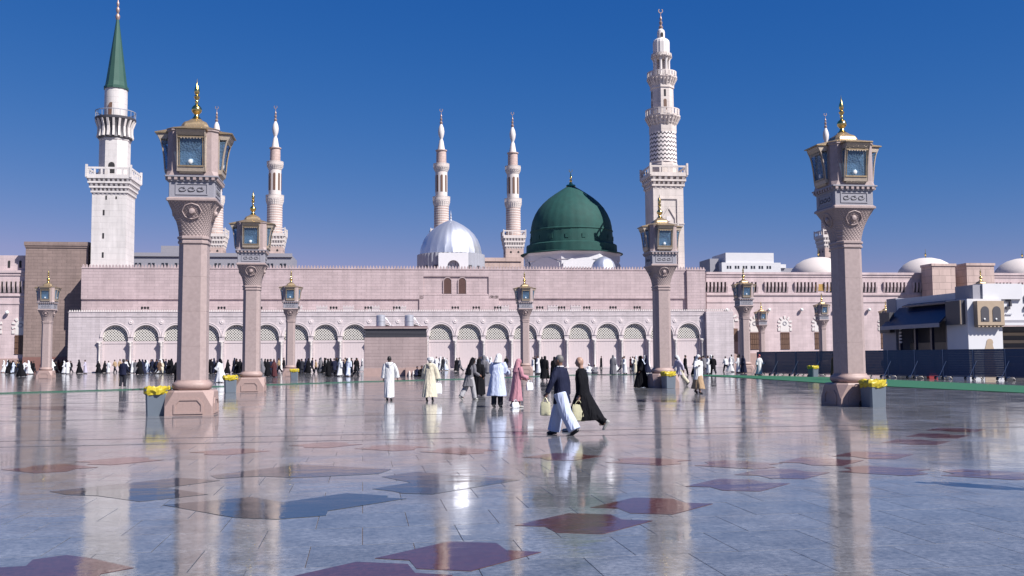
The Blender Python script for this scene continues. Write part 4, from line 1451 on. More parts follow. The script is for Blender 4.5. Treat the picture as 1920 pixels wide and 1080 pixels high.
lb = MB().box(.55, 2.95, -.55, -.0, 4.0, 6.0).build('lantern_box', TAN, pv)
for x in (1.2, 2.25):
    w = MB().prism([(x - .36, 4.3), (x + .36, 4.3), (x + .36, 5.2)] + arc(x, 5.2, .36, 0, math.pi, 8)[1:], -.58, -.552, 'y').build('arched_window', DARKBAND, lb)
    MB().ell((x - .1, -.62, 4.5), (.09, .05, .09)).build('lamp', BULB, w)
dn = MB()
for k in range(7):
    dn.box(.6 + k * .35, .78 + k * .35, -.5, -.02, 3.85, 3.998)
dn.build('dentils', TAN, lb)
sb = MB().box(-.45, -.002, .3, 2.4, 4.1, 6.1).build('side_lantern_box', DARKBAND, pv)
MB().box(-.5, -.452, .2, .35, 4.1, 6.1).build('box_edge', TAN, sb)
# long side: canopy, posts, panels
def slab_side(x0, x1, y0, y1, z0a, z0b, th, m, name):
    mb = MB()
    mb.loft([[(x0, y0, z0a), (x1, y0, z0b), (x1, y1, z0b), (x0, y1, z0a)], [(x0, y0, z0a + th), (x1, y0, z0b + th), (x1, y1, z0b + th), (x0, y1, z0a + th)]])
    return mb.build(name, m, pv)
slab_side(-1.0, .9, 2.6, 12.0, 4.15, 5.9, .14, NAVY, 'canopy')
slab_side(.3, 1.6, 2.9, 10.5, 6.0, 6.4, .14, NAVY, 'upper_canopy')
MB().box(-1.05, -.98, 2.5, 12.1, 3.95, 4.3).build('canopy_fascia', GREYST, pv)
MB().box(.9, 2.4, 3.0, 12.5, 4.6, 6.9).build('upper_wall', WHITEP, pv)
MB().box(.85, 2.4, 12.5, 14.2, 4.4, 7.0).build('upper_step', GREYST, pv)
MB().box(0, 2.6, 11.2, 13.6, 0, 4.7).build('far_tower', GREYST, pv)
MB().box(-.5, -.002, 11.4, 13.2, 3.7, 5.6).build('far_lantern_box', DARKBAND, pv)
MB().box(1.4, 1.6, 3.0, 11.2, 0, 2.7).build('panel_wall', TAN, pv)
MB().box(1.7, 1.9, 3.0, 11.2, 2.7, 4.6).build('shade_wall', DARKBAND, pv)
for y in (3.2, 5.6, 8.2, 10.8):
    MB().box(.1, .35, y - .13, y + .13, 0, 4.4).build('post', NAVY, pv)
for k in range(6):
    MB().box(.02, .1, 10.3 + .0, 10.7, 2.7 + k * .3, 2.87 + k * .3).build('stripe', WHITE_ST, pv)

# ------------------------------------------------------------------ people
def cloth(name, col, rough=0.85):
    """woven cloth with long hanging folds"""
    m = plain('cloth_' + name, col, rough, var=0.18, scale=6, spec=0.15)
    n, l, b = m.node_tree.nodes, m.node_tree.links, m.node_tree.nodes['Principled BSDF']
    tc = n.new('ShaderNodeTexCoord')
    mp = n.new('ShaderNodeMapping')
    mp.inputs['Scale'].default_value = (11, 11, 2.2)
    l.new(tc.outputs['Object'], mp.inputs['Vector'])
    nz = n.new('ShaderNodeTexNoise')
    nz.inputs['Scale'].default_value = 1.0
    nz.inputs['Detail'].default_value = 3
    nz.inputs['Distortion'].default_value = 0.6
    l.new(mp.outputs[0], nz.inputs['Vector'])
    bp = n.new('ShaderNodeBump')
    bp.inputs['Strength'].default_value = 0.9
    bp.inputs['Distance'].default_value = 0.06
    l.new(nz.outputs[0], bp.inputs['Height'])
    l.new(bp.outputs[0], b.inputs['Normal'])
    return m


CL = {k: cloth(k, c) for k, c in dict(white=(.72, .72, .74), cream=(.66, .60, .47), paleblue=(.60, .66, .80), lilac=(.55, .50, .62), grey=(.17, .165, .185), black=(.006, .006, .009), navy=(.016, .019, .046),
                                      maroon=(.09, .03, .035), brown=(.13, .075, .05), tan=(.42, .29, .18), pink=(.50, .24, .29), olive=(.2, .18, .1), charcoal=(.03, .031, .042), redcheck=(.55, .16, .16),
                                      lightgrey=(.42, .41, .43), bluewhite=(.56, .62, .82)).items()}
SKIN = {k: plain('skin_' + k, c, 0.5, var=0.1, scale=6) for k, c in dict(brown=(.20, .10, .065), dark=(.06, .032, .024), light=(.42, .25, .18)).items()}
HAIR = plain('hair_black', (.012, .010, .010), 0.55, var=0.2, scale=20)
HAIRG = plain('hair_grey', (.16, .15, .145), 0.6, var=0.2, scale=20)
SHOE = plain('shoe_black', (.014, .014, .018), 0.4, var=0.2)
SHOEW = plain('shoe_grey', (.45, .44, .42), 0.5, var=0.2)
BAGW = plain('plastic_bag_white', (.74, .76, .80), 0.35, var=0.08, scale=5, bump=0.5, bscale=12)
BAGY = plain('plastic_bag_cream', (.68, .64, .42), 0.35, var=0.12, scale=5, bump=0.5, bscale=12)

dg_tmp = []


def fuse(mb, name, mat_, voxel, it=4):
    """weld overlapping closed pieces into one continuous skin"""
    me = mb.mesh('tmp')
    o = bpy.data.objects.new('tmp', me)
    COL.objects.link(o)
    r = o.modifiers.new('r', 'REMESH')
    r.mode = 'VOXEL'
    r.voxel_size = voxel
    s = o.modifiers.new('s', 'SMOOTH')
    s.factor, s.iterations = 0.5, it
    dg = bpy.context.evaluated_depsgraph_get()
    out = bpy.data.meshes.new_from_object(o.evaluated_get(dg))
    bpy.data.objects.remove(o)
    bpy.data.meshes.remove(me)
    out.name = name
    out.materials.clear()
    out.materials.append(mat_)
    out.polygons.foreach_set('use_smooth', [True] * len(out.polygons))
    return out


class Pose:
    def __init__(s, stride=.3, knee=.35, lean=.03, armr=(-.3, .25, .12), arml=(.35, .3, .12), head=(0, 0), lead=1, stoop=0.0):
        s.lean, s.head, s.stoop = lean, head, stoop
        s.hip = .90
        legs = {}
        for side in (-1, 1):
            th = stride if side == lead else -stride * .9
            kb = .12 if side == lead else knee
            hp = Vector((side * .09, 0, .90))
            kn = hp + .42 * Vector((0, math.sin(th), -math.cos(th)))
            an = kn + .40 * Vector((0, math.sin(th - kb), -math.cos(th - kb)))
            legs[side] = [hp, kn, an, th - kb]
        low = min(l[2].z - (0.0) for l in legs.values())
        dz = .085 - low
        for l in legs.values():
            for i in range(3):
                l[i] = l[i] + Vector((0, 0, dz))
        s.dz, s.legs = dz, legs
        s.hip = .90 + dz
        s.arms = {}
        for side, (sw, bend, out) in ((1, armr), (-1, arml)):
            sh = Vector((side * .185, 0, 1.40))
            d1 = Vector((side * math.sin(out), math.sin(sw), -math.cos(sw))).normalized()
            el = sh + d1 * .285
            d2 = Vector((side * math.sin(out) * .4, math.sin(sw + bend), -math.cos(sw + bend))).normalized()
            wr = el + d2 * .25
            s.arms[side] = [s.up(sh), s.up(el), s.up(wr), s.upd(d2)]

    def up(s, p):
        """points of the upper body lean forward about the hip"""
        p = Vector(p)
        z = p.z - .90
        if z <= 0:
            return p + Vector((0, 0, s.dz))
        a = s.lean + s.stoop * min(1.0, z / .5)
        return Vector((p.x, p.y * math.cos(a) + z * math.sin(a), .90 + z * math.cos(a) - p.y * math.sin(a) + s.dz))

    def upd(s, d):
        return d


def body_mesh(P, skin, voxel, legs=True, hands=True):
    b = MB()
    tp = [((0, .0, .92), .15, .10), ((0, 0, 1.1), .135, .095), ((0, 0, 1.28), .165, .11), ((0, 0, 1.40), .15, .09), ((0, -.005, 1.45), .06, .06)]
    b.loft([[P.up((c[0] + rx * math.cos(2 * math.pi * k / 12), c[1] + ry * math.sin(2 * math.pi * k / 12), c[2])) for k in range(12)] for c, rx, ry in tp])
    b.tube([P.up((0, -.01, 1.42)), P.up((0, .0, 1.50)), P.up((0, .012, 1.56))], [.062, .054, .055], 10)
    hc = P.up((0, .02, 1.615))
    b.ell(hc, (.076, .092, .112), 14, 10)
    b.ell(hc + Vector((0, .035, -.055)), (.055, .055, .055), 10, 8)          # jaw
    b.tube([hc + Vector((0, .085, .01)), hc + Vector((0, .108, -.03)), hc + Vector((0, .085, -.045))], [.009, .016, .012], 6)   # nose
    for s in (-1, 1):
        b.ell(hc + Vector((s * .078, -.005, -.01)), (.012, .022, .033), 8, 6)  # ears
    for s in (-1, 1):
        sh, el, wr, d2 = P.arms[s]
        b.tube([sh, sh.lerp(el, .5), el, el.lerp(wr, .4), wr], [.052, .047, .038, .036, .026], 8)
        if hands:
            side = Vector((1, 0, 0))
            palm = wr + d2 * .05
            b.tube([wr - d2 * .02, palm, wr + d2 * .095], [.026, .040, .034], 8, .55)
            fwd = Vector((0, 1, 0))
            cross = d2.cross(side).normalized()
            for k, (off, ln) in enumerate(((-.027, .066), (-.009, .078), (.009, .072), (.026, .056))):
                r0_ = wr + d2 * .085 + cross * off
                b.tube([r0_, r0_ + d2 * ln * .5 - side * s * .006, r0_ + d2 * ln * .85 - side * s * .028], [.0115, .0105, .008], 6)
            t0 = wr + d2 * .03 + cross * -.03
            b.tube([t0, t0 + cross * -.022 + d2 * .03, t0 + cross * -.026 + d2 * .062 - side * s * .01], [.013, .012, .009], 6)
    if legs:
        for s in (-1, 1):
            hp, kn, an, _ = P.legs[s]
            b.tube([hp + Vector((0, 0, .03)), hp.lerp(kn, .5), kn, kn.lerp(an, .35), an], [.085, .075, .055, .05, .036], 8)
            b.tube([an + Vector((0, -.05, -.03)), an + Vector((0, .05, -.045)), an + Vector((0, .14, -.055))], [.035, .036, .025], 8)
    return fuse(b, 'person', skin, voxel, 2)


def shoe_mesh(P, m, voxel):
    """one shoe for each foot"""
    out = []
    for s in (-1, 1):
        b = MB()
        hp, kn, an, an_ang = P.legs[s]
        tilt = min(0.0, an_ang) * .9                       # trailing foot rises on its toe
        c, sn = math.cos(tilt), math.sin(tilt)

        def q(y, z):
            return an + Vector((0, y * c - z * sn, y * sn + z * c))
        b.tube([q(-.075, -.045), q(-.03, -.045), q(.06, -.052), q(.13, -.06), q(.175, -.062)], [.036, .043, .044, .04, .022], 10, .85)
        b.tube([q(-.03, -.03), q(-.03, .03)], [.042, .038], 8)
        out.append(fuse(b, 'shoe', m, voxel, 1))
    return out


def skirt_rings(P, z1, z0, w1, w0, d1, d0, seed, folds=9, amp=.03, n=36, sway=1.0):
    """cloth hanging from z1 down to z0, following the legs"""
    r2 = random.Random(seed)
    ph = [r2.uniform(0, 6.28) for _ in range(3)]
    ya, yb = min(P.legs[s][2].y for s in (-1, 1)), max(P.legs[s][2].y for s in (-1, 1))
    out = []
    steps = 9
    for j in range(steps + 1):
        t = j / steps
        z = z1 + (z0 - z1) * t
        base = P.up((0, 0, z)) if z > .9 else Vector((0, 0, z + P.dz * .5))
        low = max(0.0, (.9 - z) / .8)
        cy = base.y + (ya + yb) / 2 * low * sway
        rx = w1 + (w0 - w1) * t
        ry = d1 + (d0 - d1) * t + (yb - ya) / 2 * low * .85 * sway
        ring = []
        for k in range(n):
            a = 2 * math.pi * k / n
            f = 1 + amp * t * (math.sin(folds * a + ph[0]) + .6 * math.sin((folds + 4) * a + ph[1] + t)) * (1.6)
            ring.append((base.x + rx * f * math.cos(a), cy + ry * f * math.sin(a), base.z + (.012 * math.sin(3 * a + ph[2]) if j == steps else 0)))
        out.append(ring)
    return out


def torso_rings(P, z0=.9, w=(.20, .19, .205, .195, .12, .07), d=(.15, .14, .145, .12, .09, .07), zs=None):
    zs = zs or (z0, (z0 + 1.25) / 2, 1.25, 1.38, 1.44, 1.475)
    return [[P.up((w[i] * math.cos(2 * math.pi * k / 24), d[i] * math.sin(2 * math.pi * k / 24), z)) for k in range(24)] for i, z in enumerate(zs)]


def sleeves(b, P, r=(.085, .08, .075, .075, .085), frac=1.0):
    for s in (-1, 1):
        sh, el, wr, d2 = P.arms[s]
        b.tube([sh + Vector((-s * .05, 0, .02)), sh.lerp(el, .5), el, el.lerp(wr, .5 * frac), el.lerp(wr, frac)], r, 10)


def robe_mesh(P, m, voxel, hem=.12, w0=.25, d0=.2, seed=1, folds=9, amp=.03, sl=(.09, .085, .085, .09, .105)):
    b = MB()
    b.loft(torso_rings(P, .88))
    b.loft(skirt_rings(P, 1.2, hem, .19, w0, .14, d0, seed, folds, amp))
    sleeves(b, P, sl, .97)
    return fuse(b, 'robe', m, voxel, 2)


def jacket_mesh(P, m, voxel, hem=.76, seed=1, wide=1.0):
    b = MB()
    b.loft(torso_rings(P, .88, w=[x * wide for x in (.20, .19, .21, .20, .13, .075)]))
    b.loft(skirt_rings(P, 1.1, hem, .19 * wide, .215 * wide, .145, .165, seed, 5, .012, sway=.3 if hem > .6 else .8))
    sleeves(b, P, (.088, .078, .068, .062, .056), .98)
    return fuse(b, 'jacket', m, voxel, 2)


def trouser_mesh(P, m, voxel, r=(.12, .115, .095, .09, .085)):
    b = MB()
    b.loft([[Vector((rx * math.cos(2 * math.pi * k / 16), ry * math.sin(2 * math.pi * k / 16), z + P.dz)) for k in range(16)] for rx, ry, z in ((.10, .09, .78), (.165, .125, .86), (.17, .12, .98))])
    for s in (-1, 1):
        hp, kn, an, _ = P.legs[s]
        b.tube([hp + Vector((0, 0, .02)), hp.lerp(kn, .5), kn, kn.lerp(an, .5), an + Vector((0, 0, -.015))], r, 12)
    return fuse(b, 'trousers', m, voxel, 2)


def hair_mesh(P, m, voxel, long=False):
    b = MB()
    hc = P.up((0, .02, 1.615))
    b.ell(hc + Vector((0, -.014, .022)), (.084, .094, .104), 14, 8)
    if long:
        b.tube([hc + Vector((0, -.06, .02)), hc + Vector((0, -.10, -.12)), hc + Vector((0, -.12, -.3))], [.08, .10, .07], 10)
    return fuse(b, 'hair', m, voxel, 1)


def scarf_mesh(P, m, voxel, length=.35, wide=.17, wrap=False):
    """cloth over the head falling on shoulders and back"""
    b = MB()
    hc = P.up((0, .02, 1.615))
    b.ell(hc + Vector((0, -.02, .02)), (.098, .108, .115), 14, 8)
    if wrap:
        for k in range(3):
            pts = [hc + Vector((.098 * math.cos(a), .108 * math.sin(a) - .01, .03 + .03 * k + .02 * math.sin(a + k))) for a in [2 * math.pi * i / 12 for i in range(13)]]
            b.tube(pts, .028, 6)
    else:
        rr = []
        for j in range(5):
            t = j / 4
            z = 1.64 - length * t
            c = P.up((0, -.03 - .03 * t, z))
            rx, ry = .092 + (wide - .092) * t, .095 + (.12 - .095) * t
            rr.append([(c.x + rx * math.cos(2 * math.pi * k / 20) * (1 + .05 * t * math.sin(5 * k)), c.y + ry * math.sin(2 * math.pi * k / 20), c.z) for k in range(20)])
        b.loft(rr)
    return fuse(b, 'head_cloth', m, voxel, 2)


def abaya_mesh(P, m, voxel, hem=.06, w0=.30, d0=.24, seed=2):
    """one cloak from the head to the ground"""
    b = MB()
    hc = P.up((0, .02, 1.615))
    b.ell(hc + Vector((0, -.02, .015)), (.105, .112, .125), 14, 8)
    tz = [(1.60, .09, .095), (1.50, .095, .10), (1.42, .17, .13), (1.33, .235, .16), (1.15, .25, .18), (.88, .26, .20)]
    b.loft([[P.up((rx * math.cos(2 * math.pi * k / 24), ry * math.sin(2 * math.pi * k / 24) - .01, z)) for k in range(24)] for z, rx, ry in tz])
    b.loft(skirt_rings(P, 1.25, hem, .245, w0, .18, d0, seed, 8, .03))
    sleeves(b, P, (.10, .10, .10, .10, .11), .95)
    return fuse(b, 'cloak', m, voxel, 2)


def hood_mesh(P, m, voxel):
    b = MB()
    c = P.up((0, -.09, 1.42))
    b.ell(c, (.13, .07, .085), 12, 8)
    b.tube([P.up((.12, .02, 1.45)), P.up((.10, -.09, 1.46)), P.up((0, -.13, 1.45)), P.up((-.10, -.09, 1.46)), P.up((-.12, .02, 1.45))], .045, 8)
    b.tube([c + Vector((0, -.02, -.02)), c + Vector((0, -.06, -.14))], [.09, .02], 8)
    return fuse(b, 'hood', m, voxel, 2)


def bag_mesh(w, hh, m, seed=0):
    """limp carrier bag: flat sides, creased, two handle loops"""
    r2 = random.Random(seed)
    b = MB()
    rr = []
    n = 20
    for t, sx, sy in ((0, .86, .55), (.04, .97, .9), (.3, 1.0, 1.0), (.6, .98, .8), (.85, .92, .5), (1.0, .84, .22)):
        ring = []
        for k in range(n):
            a = 2 * math.pi * k / n
            c, s = math.cos(a), math.sin(a)
            e = 1 / max(abs(c), abs(s)) ** .8
            j = r2.uniform(-.05, .05)
            ring.append((w / 2 * sx * c * e * (1 + j), w * .2 * sy * s * e * (1 + 3 * j), -hh + (hh - .10) * t + r2.uniform(-.008, .008)))
        rr.append(ring)
    b.loft(rr)
    for yy in (-.012, .012):
        b.tube([(-w * .28, yy, -.11), (-w * .12, yy, -.03), (0, yy, .0), (w * .12, yy, -.03), (w * .28, yy, -.11)], .009, 5)
    return b.mesh('bag', m, 30)


def place(parts, label, loc, rz, scale=1.0, group='people on the plaza'):
    """parts: [(name, mesh)], the first is the body"""
    root = link('person', parts[0][1], None, loc, rz)
    tag(root, label, 'person', group)
    root.scale = (scale,) * 3
    for nm, me in parts[1:]:
        for e in (me if isinstance(me, list) else [me]):
            link('shoe' if isinstance(me, list) else nm, e, root)
    return root


VH = 0.014


def pants_man(P, jacket, trousers, skin, hair, shoes=SHOE, v=VH, hem=.76, tr=(.12, .115, .095, .09, .085)):
    return [('body', body_mesh(P, skin, v)), ('jacket', jacket_mesh(P, jacket, v, hem)), ('trousers', trouser_mesh(P, trousers, v, tr)), ('hair', hair_mesh(P, hair, v)), ('shoes', shoe_mesh(P, shoes, v))]


L_, R_, A_, T_ = math.pi / 2, -math.pi / 2, 0.0, math.pi

# two men walking left with shopping bags
P = Pose(.36, .22, .05, (-.15, .15, .12), (.25, .15, .55), lead=1)
pm = pants_man(P, CL['navy'], CL['bluewhite'], SKIN['brown'], HAIRG, hem=.68, tr=(.145, .14, .135, .135, .14))
cm = MB().tube([P.up((.06 * math.cos(a), .062 * math.sin(a), 1.478)) for a in [2 * math.pi * i / 12 for i in range(13)]], .02, 6)
pm.append(('collar', cm.mesh('collar', CL['white'])))
mA = place(pm, 'man in navy jacket and pale trousers walking left with a bag, front of the pair', (4.18, 20.7, 0), math.radians(52), 1.0)
P2 = Pose(.50, .55, .07, (.1, .2, .1), (-.1, .3, .12), lead=1)
pm = [('body', body_mesh(P2, SKIN['light'], VH)), ('coat', robe_mesh(P2, CL['black'], VH, .30, .27, .17, 4, 6, .02, (.09, .08, .072, .068, .066))), ('trousers', trouser_mesh(P2, CL['black'], VH)), ('shoes', shoe_mesh(P2, SHOEW, VH))]
mB = place(pm, 'bald man in long black coat walking left beside the man in the navy jacket', (4.80, 21.4, 0), math.radians(62), 1.0)


def held_bag(root, P, side, w, hh, m, label, seed, turn=math.pi / 2 + .25):
    wr = P.arms[side][2] + P.arms[side][3] * .09
    p = Matrix.Rotation(root.rotation_euler.z, 4, 'Z') @ (wr * root.scale.x) + root.location
    o = tag(link('carrier_bag', bag_mesh(w, hh, m, seed), None, p, root.rotation_euler.z + turn), label, 'bag')
    return o


held_bag(mA, P, -1, .22, .38, BAGY, 'cream plastic bag in the left hand of the navy jacket man', 1)
held_bag(mB, P2, -1, .30, .46, BAGY, 'white and cream plastic bag carried between the two walking men', 2)

P = Pose(.16, .15, .0, (.05, .2, .35), (0, .1, .12), lead=-1)
place([('body', body_mesh(P, SKIN['dark'], VH)), ('robe', robe_mesh(P, CL['white'], VH, .12, .20, .15, 3, 7, .035)), ('hood', hood_mesh(P, CL['white'], VH)), ('hair', hair_mesh(P, HAIR, VH)), ('shoes', shoe_mesh(P, SHOE, VH))],
      'man in white hooded robe walking away in front of the stone kiosk', (1.02, 39.1, 0), math.radians(-5), 1.0)
P = Pose(.2, .2, .06, (.05, .15, .25), (.2, .3, .12), lead=1)
o = place([('body', body_mesh(P, SKIN['dark'], VH)), ('robe', robe_mesh(P, CL['cream'], VH, .16, .31, .24, 5, 8, .035, (.10, .11, .12, .13, .15))), ('hood', hood_mesh(P, CL['cream'], VH)), ('head_wrap', scarf_mesh(P, CL['white'], VH, wrap=True)),
           ('shoes', shoe_mesh(P, SHOE, VH))], 'person in wide cream robe and white head wrap carrying a white bag', (2.55, 38.2, 0), math.radians(-12), .97)
held_bag(o, P, 1, .36, .5, BAGW, 'big white plastic bag held by the person in the cream robe', 3, .4)
P = Pose(.3, .35, .12, (.3, .9, .1), (.2, .8, .1), stoop=.15)
place([('body', body_mesh(P, SKIN['brown'], VH)), ('coat', robe_mesh(P, CL['grey'], VH, .55, .22, .17, 7, 5, .02, (.085, .08, .075, .07, .07))), ('trousers', trouser_mesh(P, CL['lightgrey'], VH, (.13, .125, .11, .105, .10))),
       ('head_cloth', scarf_mesh(P, CL['black'], VH, .62, .20)), ('shoes', shoe_mesh(P, SHOEW, VH))], 'woman with long black scarf, grey coat and pale trousers, walking right', (4.12, 38.7, 0), math.radians(-60), .98)
P = Pose(.12, .1, .03)
place([('body', body_mesh(P, SKIN['brown'], .02)), ('cloak', abaya_mesh(P, CL['black'], .02)), ('shoes', shoe_mesh(P, SHOE, .02))], 'woman in black cloak half hidden behind the grey coated woman', (4.95, 42.5, 0), math.radians(-20), .93)
P = Pose(.25, .25, .05, lead=-1)
place([('body', body_mesh(P, SKIN['brown'], VH)), ('cloak', abaya_mesh(P, CL['grey'], VH, .26, .36, .27, 8)), ('shoes', shoe_mesh(P, SHOEW, VH))], 'woman in wide dark grey cloak walking behind the white coated figure', (5.9, 48.6, 0), math.radians(-30), 1.02)
P = Pose(.10, .06, .05, (.5, 1.1, .1), (.4, 1.0, .1), stoop=.22)
place([('body', body_mesh(P, SKIN['brown'], VH)), ('coat', robe_mesh(P, CL['bluewhite'], VH, .36, .33, .24, 9, 7, .03, (.11, .11, .10, .10, .10))), ('trousers', trouser_mesh(P, CL['charcoal'], VH)), ('head_cloth', scarf_mesh(P, CL['white'], VH, .22, .15)),
       ('shoes', shoe_mesh(P, SHOE, VH))], 'large figure in long bluish white coat with bowed head, back turned', (4.42, 32.7, 0), math.radians(-25), 1.04)
P = Pose(.14, .1, .04, (.3, .9, .1), (.3, .9, .1), stoop=.1)
o = place([('body', body_mesh(P, SKIN['brown'], VH)), ('dress', robe_mesh(P, CL['pink'], VH, .22, .23, .18, 11, 8, .03)), ('head_cloth', scarf_mesh(P, CL['pink'], VH, .4, .17)), ('shoes', shoe_mesh(P, SHOEW, VH))],
          'woman in pink dress and pink scarf beside the white coated figure', (5.02, 32.4, 0), math.radians(-70), .93)
held_bag(o, P, 1, .28, .36, BAGW, 'white bag with the woman in pink', 4)
wb = tag(link('carrier_bag', bag_mesh(.26, .28, BAGW, 9), None, (4.93, 32.05, .275), .3), 'small white bag standing on the ground at the feet of the woman in pink', 'bag')
P = Pose(.22, .2, .06)
am = [('body', body_mesh(P, SKIN['brown'], .02)), ('cloak', abaya_mesh(P, CL['black'], .02, .16, .33, .26, 12)), ('shoes', shoe_mesh(P, SHOEW, .02))]
place(am, 'left of two women in black cloaks behind the walking men', (12.55, 68.0, 0), math.radians(-30), 1.0)
place(am, 'right of two women in black cloaks behind the walking men', (13.15, 67.6, 0), math.radians(-30), .97)
P = Pose(.32, .2, .02, (.3, 1.6, .2), (-.2, .2, .15))
place([('body', body_mesh(P, SKIN['brown'], VH)), ('shirt', jacket_mesh(P, CL['white'], VH, .62, 3, 1.05)), ('wrap_skirt', fuse(MB().loft(skirt_rings(P, 1.0, .22, .17, .24, .13, .19, 13, 6, .03)), 'wrap_skirt', CL['tan'], VH, 2)),
       ('head_cloth', scarf_mesh(P, CL['white'], VH, .25, .15)), ('shoes', shoe_mesh(P, SHOE, VH))], 'man in white shirt and tan wrap skirt right of the mid sized lamp column', (14.6, 41.9, 0), math.radians(-160), 1.0)
P = Pose(.42, .4, .1, (.5, .4, .1), (-.4, .3, .1), stoop=.12)
place([('body', body_mesh(P, SKIN['brown'], .02)), ('shirt', jacket_mesh(P, CL['lilac'], .02, .60, 2)), ('trousers', trouser_mesh(P, CL['cream'], .02, (.13, .13, .12, .11, .10))), ('head_cloth', scarf_mesh(P, CL['white'], .02, .36, .18)),
       ('shoes', shoe_mesh(P, SHOE, .02))], 'man in white head cloth and cream trousers striding past the lamp column bin', (17.6, 53.6, 0), math.radians(95), 1.02)
P = Pose(.3, .3, .08)
place([('body', body_mesh(P, SKIN['brown'], .02)), ('cloak', abaya_mesh(P, CL['black'], .02, .02, .34, .28, 15)), ('shoes', shoe_mesh(P, SHOE, .02))], 'woman in flowing black cloak left of the mid sized lamp column', (14.7, 51.3, 0), math.radians(110), .98)
P = Pose(.08, .05, .02)
place([('body', body_mesh(P, SKIN['brown'], .02)), ('coat', robe_mesh(P, CL['brown'], .02, .25, .23, .17, 4, 5, .02)), ('hair', hair_mesh(P, HAIR, .02)), ('shoes', shoe_mesh(P, SHOE, .02))], 'man in long brown coat behind the big right lamp column', (31.0, 62.0, 0), math.radians(-90), 1.02)
P = Pose(.2, .2, .02)
place([('body', body_mesh(P, SKIN['brown'], .02)), ('robe', robe_mesh(P, CL['white'], .02, .12, .22, .17, 4, 6, .03)), ('head_cloth', scarf_mesh(P, CL['redcheck'], .02, .55, .22)), ('shoes', shoe_mesh(P, SHOE, .02))],
      'man in white robe and red head cloth in front of the navy barrier', (32.0, 76.9, 0), math.radians(-150), 1.0)
P = Pose(.12, .08, .03, (.2, .6, .15), (.1, .5, .15))
place(pants_man(P, CL['navy'], CL['charcoal'], SKIN['dark'], HAIR, SHOEW, .02), 'man in dark navy clothes standing alone nearer than the left crowd', (-14.3, 62.5, 0), math.radians(-20), 1.0)
P = Pose(.2, .2, .05, (.2, .4, .3), (.2, .5, .3))
place([('body', body_mesh(P, SKIN['dark'], .02)), ('robe', robe_mesh(P, CL['white'], .02, .04, .40, .34, 6, 8, .04, (.11, .12, .13, .14, .16))), ('head_cloth', scarf_mesh(P, CL['black'], .02, .25, .13)), ('shoes', shoe_mesh(P, SHOE, .02))],
      'woman in wide white robe and black scarf between the two left lamp columns', (-10.2, 74.0, 0), math.radians(70), 1.0)
P = Pose(.15, .1, .03)
place([('body', body_mesh(P, SKIN['brown'], .02)), ('cloak', abaya_mesh(P, CL['black'], .02, .05, .28, .24, 18)), ('shoes', shoe_mesh(P, SHOE, .02))], 'woman in black cloak partly hidden by the tallest lamp column', (-9.45, 53.5, 0), math.radians(60), 1.05)
# visitor just past the right edge: only a shoe tip and the shadow fall in view
P = Pose(.34, .3, .02, (0, .1, .05), (0, .1, .05))
place(pants_man(P, CL['navy'], CL['navy'], SKIN['brown'], HAIR, SHOE, .02), 'person in navy whose shoe and shadow enter at the right edge', (8.32, 10.78, 0), math.radians(88), 1.0)

# ---- crowd: a few figures copied and dressed differently
VL = 0.034


def proto(kind, var):
    P = {0: Pose(.30, .35, .05), 1: Pose(.12, .1, .02), 2: Pose(.4, .45, .08, lead=-1)}[var]
    hip = []
    if kind == 'abaya':
        ps = [('body', body_mesh(P, SKIN['brown'], VL, hands=False), None), ('cloak', abaya_mesh(P, CL['black'], VL, .06, .29 + .03 * var, .23, var), 'c'), ('shoes', shoe_mesh(P, SHOE, VL), None)]
    elif kind == 'thobe':
        hd = scarf_mesh(P, CL['white'], VL, .34, .17) if var != 1 else hair_mesh(P, HAIR, VL)
        ps = [('body', body_mesh(P, SKIN['brown'], VL, hands=False), None), ('robe', robe_mesh(P, CL['white'], VL, .12, .23, .18, var), 'c'), ('head_cloth' if var != 1 else 'hair', hd, None), ('shoes', shoe_mesh(P, SHOE, VL), None)]
    elif kind == 'coat':
        ps = [('body', body_mesh(P, SKIN['brown'], VL, hands=False), None), ('coat', jacket_mesh(P, CL['black'], VL, .52, var), 'c'), ('trousers', trouser_mesh(P, CL['charcoal'], VL), None), ('hair', hair_mesh(P, HAIR, VL), None), ('shoes', shoe_mesh(P, SHOE, VL), None)]
    elif kind == 'walker':
        ps = [('body', body_mesh(P, SKIN['brown'], VL, hands=False), None), ('shirt', jacket_mesh(P, CL['tan'], VL, .78, var), 'c'), ('trousers', trouser_mesh(P, CL['charcoal'], VL), None), ('hair', hair_mesh(P, HAIR, VL), None), ('shoes', shoe_mesh(P, SHOE, VL), None)]
    else:
        b = MB()
        b.loft([[(rx * math.cos(2 * math.pi * k / 16), ry * math.sin(2 * math.pi * k / 16) + cy, z) for k in range(16)] for z, rx, ry, cy in ((0, .34, .30, .1), (.14, .38, .34, .12), (.26, .28, .24, .06), (.45, .20, .15, 0), (.6, .21, .13, 0), (.68, .10, .08, 0))])
        for s in (-1, 1):
            b.tube([(s * .18, 0, .6), (s * .26, .08, .38), (s * .12, .24, .28)], [.07, .065, .05], 8)
        hb = MB()
        hb.ell((0, .02, .83), (.08, .095, .115))
        hb.tube([(0, 0, .64), (0, 0, .75)], .055, 8)
        hb.ell((0, 0, .4), (.12, .09, .25))
        sc = MB()
        sc.ell((0, 0, .85), (.10, .105, .12))
        ps = [('body', fuse(hb, 'person', SKIN['brown'], VL, 1), None), ('robe', fuse(b, 'robe', CL['white'], VL, 2), 'c'), ('head_cloth', fuse(sc, 'head_cloth', CL['white'], VL, 1), 'c')]
    return ps


